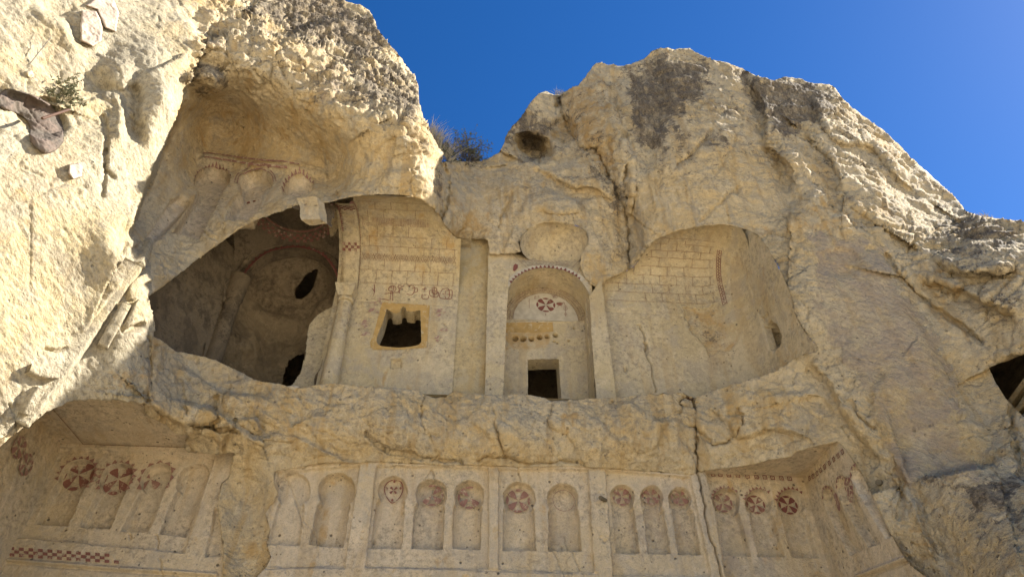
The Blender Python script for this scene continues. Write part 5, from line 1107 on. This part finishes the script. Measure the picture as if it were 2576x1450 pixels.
# ------------------------------------------------------------------ embedded and loose stones
def stone_mat(name, c1, c2, c3):
    n = NT(name); a = n.noise(3, 6, .65, .5); b = n.noise(16, 5, .7); col = n.mix(n.rng(a, .4, .6), c1, c2); col = n.mix(n.rng(b, .5, .7, 0, .8), col, c3)
    return n.done(col, n.bump(n.math('ADD', a, n.math('MULTIPLY', b, .5)), .7, .04))
M_pink = stone_mat('pink_stone', (.42, .33, .25), (.50, .41, .31), (.34, .26, .20)); M_boul = stone_mat('dark_boulder', (.115, .094, .072), (.16, .118, .09), (.06, .05, .042)); M_chip = stone_mat('pale_chip', (.45, .35, .20), (.42, .36, .26), (.35, .28, .18))
def boulder(name, poly, bulge, mat, label, flat=.0, facet=.0, group=None, step=1.5, parent=None):
    """stone let into the face: outline in the photo frame, its own thickness in front of the face and a back buried behind it"""
    pl = catmull(poly, 4, True) if flat < .4 else np.array(poly, float); lo, hi = pl.min(0), pl.max(0); a, b = np.meshgrid(np.arange(lo[0] - 2, hi[0] + 3, step), np.arange(lo[1] - 2, hi[1] + 3, step))
    s_ = -sdf(a, b, pl); rmax = s_.max(); h = np.sqrt(np.clip(1 - (1 - np.clip(s_ / (rmax * (.8 - .72 * flat)), 0, 1)) ** 2, 0, 1))
    base = face_pt(a, b, 0.)
    if flat > .4:
        A3 = np.c_[a.ravel(), b.ravel(), np.ones(a.size)]; cf = np.linalg.lstsq(A3, base[..., 1].ravel(), rcond=None)[0]; base = atY(a, b, (A3 @ cf).reshape(a.shape))
    d = base - CAM; d /= np.linalg.norm(d, axis=-1, keepdims=True)
    nz = fbm(base * 4, 4, 400, .6) * .05 * bulge / .3 + (fbm(base * 2.5, 4, 405, .65, True) * .06 if flat > .4 else 0)
    if facet: f1_, f2_, id_ = worley(base * 2.6, 410); nz = nz + facet * (id_ - .5) - .03 * np.exp(-((f2_ - f1_) / .08) ** 2)
    F_ = base - d * ((h * bulge + nz * np.clip(h * 2, 0, 1)) + .02)[..., None]; B_ = base + d * .25
    kc = cells(s_).ravel() > -step * .3; Fq = grid_faces(*a.shape)[kc]; n_ = a.size
    # snap rim
    cntv = np.zeros(n_, int); np.add.at(cntv, Fq.ravel(), 1); E_ = np.concatenate([Fq[:, [k, (k + 1) % 4]] for k in range(4)]); ky = np.sort(E_, 1); k6 = ky[:, 0].astype(np.int64) * n_ + ky[:, 1]; _, ix_, c_ = np.unique(k6, return_index=True, return_counts=True); be = E_[ix_[c_ == 1]]
    V_ = np.concatenate([F_.reshape(-1, 3), B_.reshape(-1, 3)]); side = np.stack([be[:, 0], be[:, 1], be[:, 1] + n_, be[:, 0] + n_], -1)
    o = _subset(name, V_, np.concatenate([Fq, side, Fq[:, ::-1] + n_]), np.ones(len(Fq) * 2 + len(side), bool), mat, parent)
    if label: tag(o, label, 'stone', group)
    return o
z8 = lambda pl: [(x / 3.2176, y / 3.2176) for x, y in pl]
boulder('boulder', z8([(20,745),(120,730),(300,780),(400,840),(480,950),(512,1060),(505,1150),(440,1225),(355,1255),(290,1215),(240,1130),(235,1010),(190,945),(120,905),(20,880),(-40,810)]), .22, M_boul, 'large rounded dark boulder bedded in the sunlit left rock, an iron rod on it')
boulder('rock_slab', z8([(662,85),(780,92),(812,150),(832,225),(822,335),(748,378),(655,335),(650,200)]), .13, M_pink, 'broken pinkish rock slab with a sharp left edge, wedged in the upper left cliff', .9)
boulder('rock_slab', z8([(690,45),(780,-20),(915,-25),(965,105),(938,260),(850,225),(812,140),(785,80)]), .10, M_pink, 'paler pinkish rock slab at the top edge, behind the sharp-edged one', .9)
boulder('stone', z8([(562,1330),(640,1320),(672,1350),(660,1430),(590,1450),(555,1400)]), .12, M_pink, 'small squarish pinkish stone set in the sunlit left rock below the dark boulder', .9)
boulder('stone', z8([(205,590),(260,580),(275,620),(235,632)]), .06, M_chip, 'tiny yellow pebble lodged beside the green plant on the left rock', .2)
def pebble(name, u, v, dy, size, label, sq=(1, .8, .6), seed=0, mat=None):
    c = face_pt(A_(float(u)), A_(float(v)), 0) + np.array([0, dy, 0]); az, el = np.meshgrid(np.linspace(0, 6.2832, 25), np.linspace(-1.57, 1.57, 13)); p = np.stack([np.cos(el) * np.cos(az), np.cos(el) * np.sin(az), np.sin(el)], -1)
    r_ = 1 + .35 * fbm(p * 1.3 + seed, 3, 420 + seed); V = c + p * r_[..., None] * size * np.array(sq); tag(mesh_obj(name, V.reshape(-1, 3), grid_faces(*az.shape), mat or M_chip), label, 'stone')
pebble('stone_chip', 736, 975, .05, .12, 'flat yellowish stone chip lying on the ledge below the dark domed bay', (1.2, .8, .5), 1)
pebble('stone_chip', 641, 953, .08, .07, 'small pale stone chip on the ledge beside the dark apse', (1.3, .8, .5), 2)
pebble('loose_rock', 1200, 398, .25, .22, 'grey loose rock sitting beside the dark bush in the saddle', (.8, .8, .9), 3, M_boul)
# iron rod, pegs
def rod(name, a, b, r_, mat, label, cat, n=8):
    a, b = np.asarray(a, float), np.asarray(b, float); d = (b - a) / np.linalg.norm(b - a); x = np.cross(d, (0, 0, 1)); x /= np.linalg.norm(x); y = np.cross(d, x); V = []; K = 12
    for k in range(K + 1):
        rr = r_ * (1 + .12 * (k % 2)); V += [a + (b - a) * k / K + rr * (math.cos(t) * x + math.sin(t) * y) for t in np.linspace(0, 2 * math.pi, n, endpoint=False)]
    F = [(k * n + j, k * n + (j + 1) % n, (k + 1) * n + (j + 1) % n, (k + 1) * n + j) for k in range(K) for j in range(n)] + [tuple(range(n)), tuple(range(K * n, K * n + n))]
    return tag(mesh_obj(name, np.array(V), F, mat, smooth=False), label, cat)
nm_ = NT('rusty_iron'); M_iron = nm_.done(nm_.mix(nm_.noise(20), (.05, .03, .02), (.12, .06, .035)), None, .7); nm_ = NT('weathered_wood'); M_wood = nm_.done(nm_.mix(nm_.noise(12, 5), (.10, .08, .05), (.20, .16, .10)), None, .8)
ra, rb = face_pt(A_(80.), A_(345.), .34), face_pt(A_(147.), A_(319.), .30)
rod('iron_rod', ra, rb + np.array([.1, -.1, .0]), .022, M_iron, 'short ribbed iron rod jutting from the dark rounded boulder', 'iron rod')
pa = atY(A_(1524.), A_(1258.), .02); rod('wooden_peg', pa, pa + np.array([-.14, -.20, -.03]), .035, M_wood, 'short wooden peg in the pilaster left of the three-niche panel', 'peg')
pa = face_pt(A_(606.), A_(1131.), -.05); rod('wooden_peg', pa, pa + np.array([-.10, -.16, .02]), .035, M_wood, 'small wooden peg end at the rock corner right of the left alcove', 'peg')
pa = face_pt(A_(2206.), A_(1213.), -.12); rod('wooden_peg', pa, pa + np.array([-.16, -.16, .0]), .05, M_wood, 'dark wooden stub in the front edge of the right alcove', 'peg')
# wire loop caught in the crack at the ledge
lp_ = catmull([(1742,1001),(1728,997),(1714,1008),(1711,1030),(1712,1055),(1722,1070),(1742,1074),(1752,1074)], 6); L3 = fpt(lp_, .035); V = []; F = []
for k, p in enumerate(L3):
    d = L3[min(k + 1, len(L3) - 1)] - L3[max(k - 1, 0)]; d /= np.linalg.norm(d); x = np.cross(d, (0, 1, 0)); x /= np.linalg.norm(x); y = np.cross(d, x); V += [p + .014 * (math.cos(t) * x + math.sin(t) * y) for t in np.linspace(0, 2 * math.pi, 6, endpoint=False)]
F = [(k * 6 + j, k * 6 + (j + 1) % 6, (k + 1) * 6 + (j + 1) % 6, (k + 1) * 6 + j) for k in range(len(L3) - 1) for j in range(6)]
tag(mesh_obj('wire_loop', np.array(V), F, M_iron), 'dark loop of wire hanging at the crack in the ledge', 'wire')
# ------------------------------------------------------------------ plants
def plant_mat(name, c1, c2):
    n = NT(name); return n.done(n.mix(n.rng(n.noise(9, 3), .35, .65), c1, c2), None, .8)
M_twig = plant_mat('dry_twig', (.07, .06, .05), (.13, .105, .08)); M_straw = plant_mat('straw', (.30, .25, .16), (.42, .36, .24)); M_leaf = plant_mat('grey_green_leaf', (.09, .10, .05), (.17, .17, .09)); M_gleaf = plant_mat('green_leaf', (.085, .09, .045), (.17, .155, .085))
def blades(name, items, mat, parent):
    """items: (base, direction, length, width, bend) -> thin tapered blades of real thickness"""
    V = []; F = []
    for b, d, L, w_, bend in items:
        b = np.asarray(b, float); d = np.asarray(d, float) / np.linalg.norm(d); x = np.cross(d, rng.normal(size=3)); x /= np.linalg.norm(x); y = np.cross(d, x); i = len(V)
        for f, k in ((0, 1), (.5, .75), (1, .12)):
            c = b + d * L * f + np.array(bend) * f * f * L; V += [c + x * w_ * k, c - x * w_ * k * .5 + y * w_ * k * .87, c - x * w_ * k * .5 - y * w_ * k * .87]
        for s in (0, 3):
            for j in range(3): F.append((i + s + j, i + s + (j + 1) % 3, i + s + 3 + (j + 1) % 3, i + s + 3 + j))
    return mesh_obj(name, np.array(V), F, mat, parent, smooth=False)
def branchy(base, up, L, w_, depth, out, spread=.6):
    d = np.asarray(up, float) / np.linalg.norm(up); out.append((base, d, L, w_, rng.normal(size=3) * .12)); end = np.asarray(base) + d * L
    if depth == 0: return
    for k in range(rng.integers(2, 5)):
        f = rng.uniform(.35, 1); branchy(np.asarray(base) + d * L * f, d + rng.normal(size=3) * spread, L * rng.uniform(.5, .8), w_ * .62, depth - 1, out, spread)
def shrub(name, label, u0, u1, vb, dy, height, n, depth, mats, w_=.012, leaf=0, up=(0, 0, 1)):
    t = thing(name, label, 'shrub', face_pt(A_(.5 * (u0 + u1)), A_(float(vb)), 0) + np.array([0, dy, 0])); tw = []; lf = []
    for k in range(n):
        u = rng.uniform(u0, u1); e = 1 - abs(2 * (u - u0) / (u1 - u0) - 1); b = face_pt(A_(u), A_(vb + 2.), 0) + np.array([0, dy + rng.uniform(-.1, .25), -.05]); q = len(tw)
        branchy(b, np.array(up) + rng.normal(size=3) * np.array([.35, .3, .15]), height * rng.uniform(.35, .6) * (.6 + .5 * e), w_, depth, tw, .55)
        if leaf:
            for it in tw[q:]:
                for j in range(leaf): p = np.asarray(it[0]) + np.asarray(it[1]) * it[2] * rng.uniform(.2, 1); lf.append((p, rng.normal(size=3), rng.uniform(.04, .08), .014, (0, 0, 0)))
    st = blades('stem', tw, mats[0], t)
    if lf: blades('foliage', lf, mats[1], t)
    return t
shrub('dry_bush', 'dark leafless bush growing in the saddle between the two rock masses', 1130, 1202, 404, .25, 1.45, 34, 3, (M_twig, M_leaf), .015, 1)
g_ = thing('dry_grass', 'pale straw-coloured grass clump leaning against the left rock at the saddle', 'grass', face_pt(A_(1110.), A_(400.), 0)); it = []
for k in range(420):
    u = rng.uniform(1076, 1135); v = 330 + (u - 1076) * 1.35; b = atY(A_(u), A_(min(v, 408) + 6), rng.uniform(.1, .8)); it.append((b, np.array([rng.normal() * .3 + .15, rng.normal() * .2, 1]), rng.uniform(.3, .9), .0085, (rng.normal() * .2, 0, -.1)))
blades('blades', it, M_straw, g_)
shrub('rock_plant', 'small green plant rooted in the upper left rock above the dark boulder', 110, 168, 278, -.04, .85, 20, 2, (M_straw, M_gleaf), .010, 5, (.0, -.3, .9))
def tuft(u0, u1, v, Y, n, h, label):
    t = thing('grass_tuft', label, 'grass', atY(A_(.5 * (u0 + u1)), A_(float(v)), Y)); it = []
    for k in range(n): b = atY(A_(rng.uniform(u0, u1)), A_(v + 4.), Y + rng.uniform(-.05, .3)); it.append((b, np.array([rng.normal() * .35, rng.normal() * .2, 1]), h * rng.uniform(.4, 1), .006, (rng.normal() * .25, 0, -.1)))
    blades('blades', it, M_straw, t)
tuft(1398, 1440, 234, 1.45, 70, .38, 'thin dry grass tuft in the notch at the top of the cracked rock')
tuft(2440, 2500, 546, -1.0, 90, .28, 'dry grass tuft on the skyline at the far right')
t = thing('dry_stalk', 'single thin dry brown stalk on the sunlit upper left rock', 'plant', face_pt(A_(75.), A_(160.), 0)); it = []
sa, sb = face_pt(A_(74.), A_(162.), 0), face_pt(A_(132.), A_(92.), .15); it.append((sa, sb - sa, float(np.linalg.norm(sb - sa)), .009, (0, 0, .05)))
for k in range(6): f = .3 + .1 * k; it.append((sa + (sb - sa) * f, (sb - sa) + rng.normal(size=3) * .5, .16, .006, (0, 0, 0)))
blades('stem', it, M_twig, t)
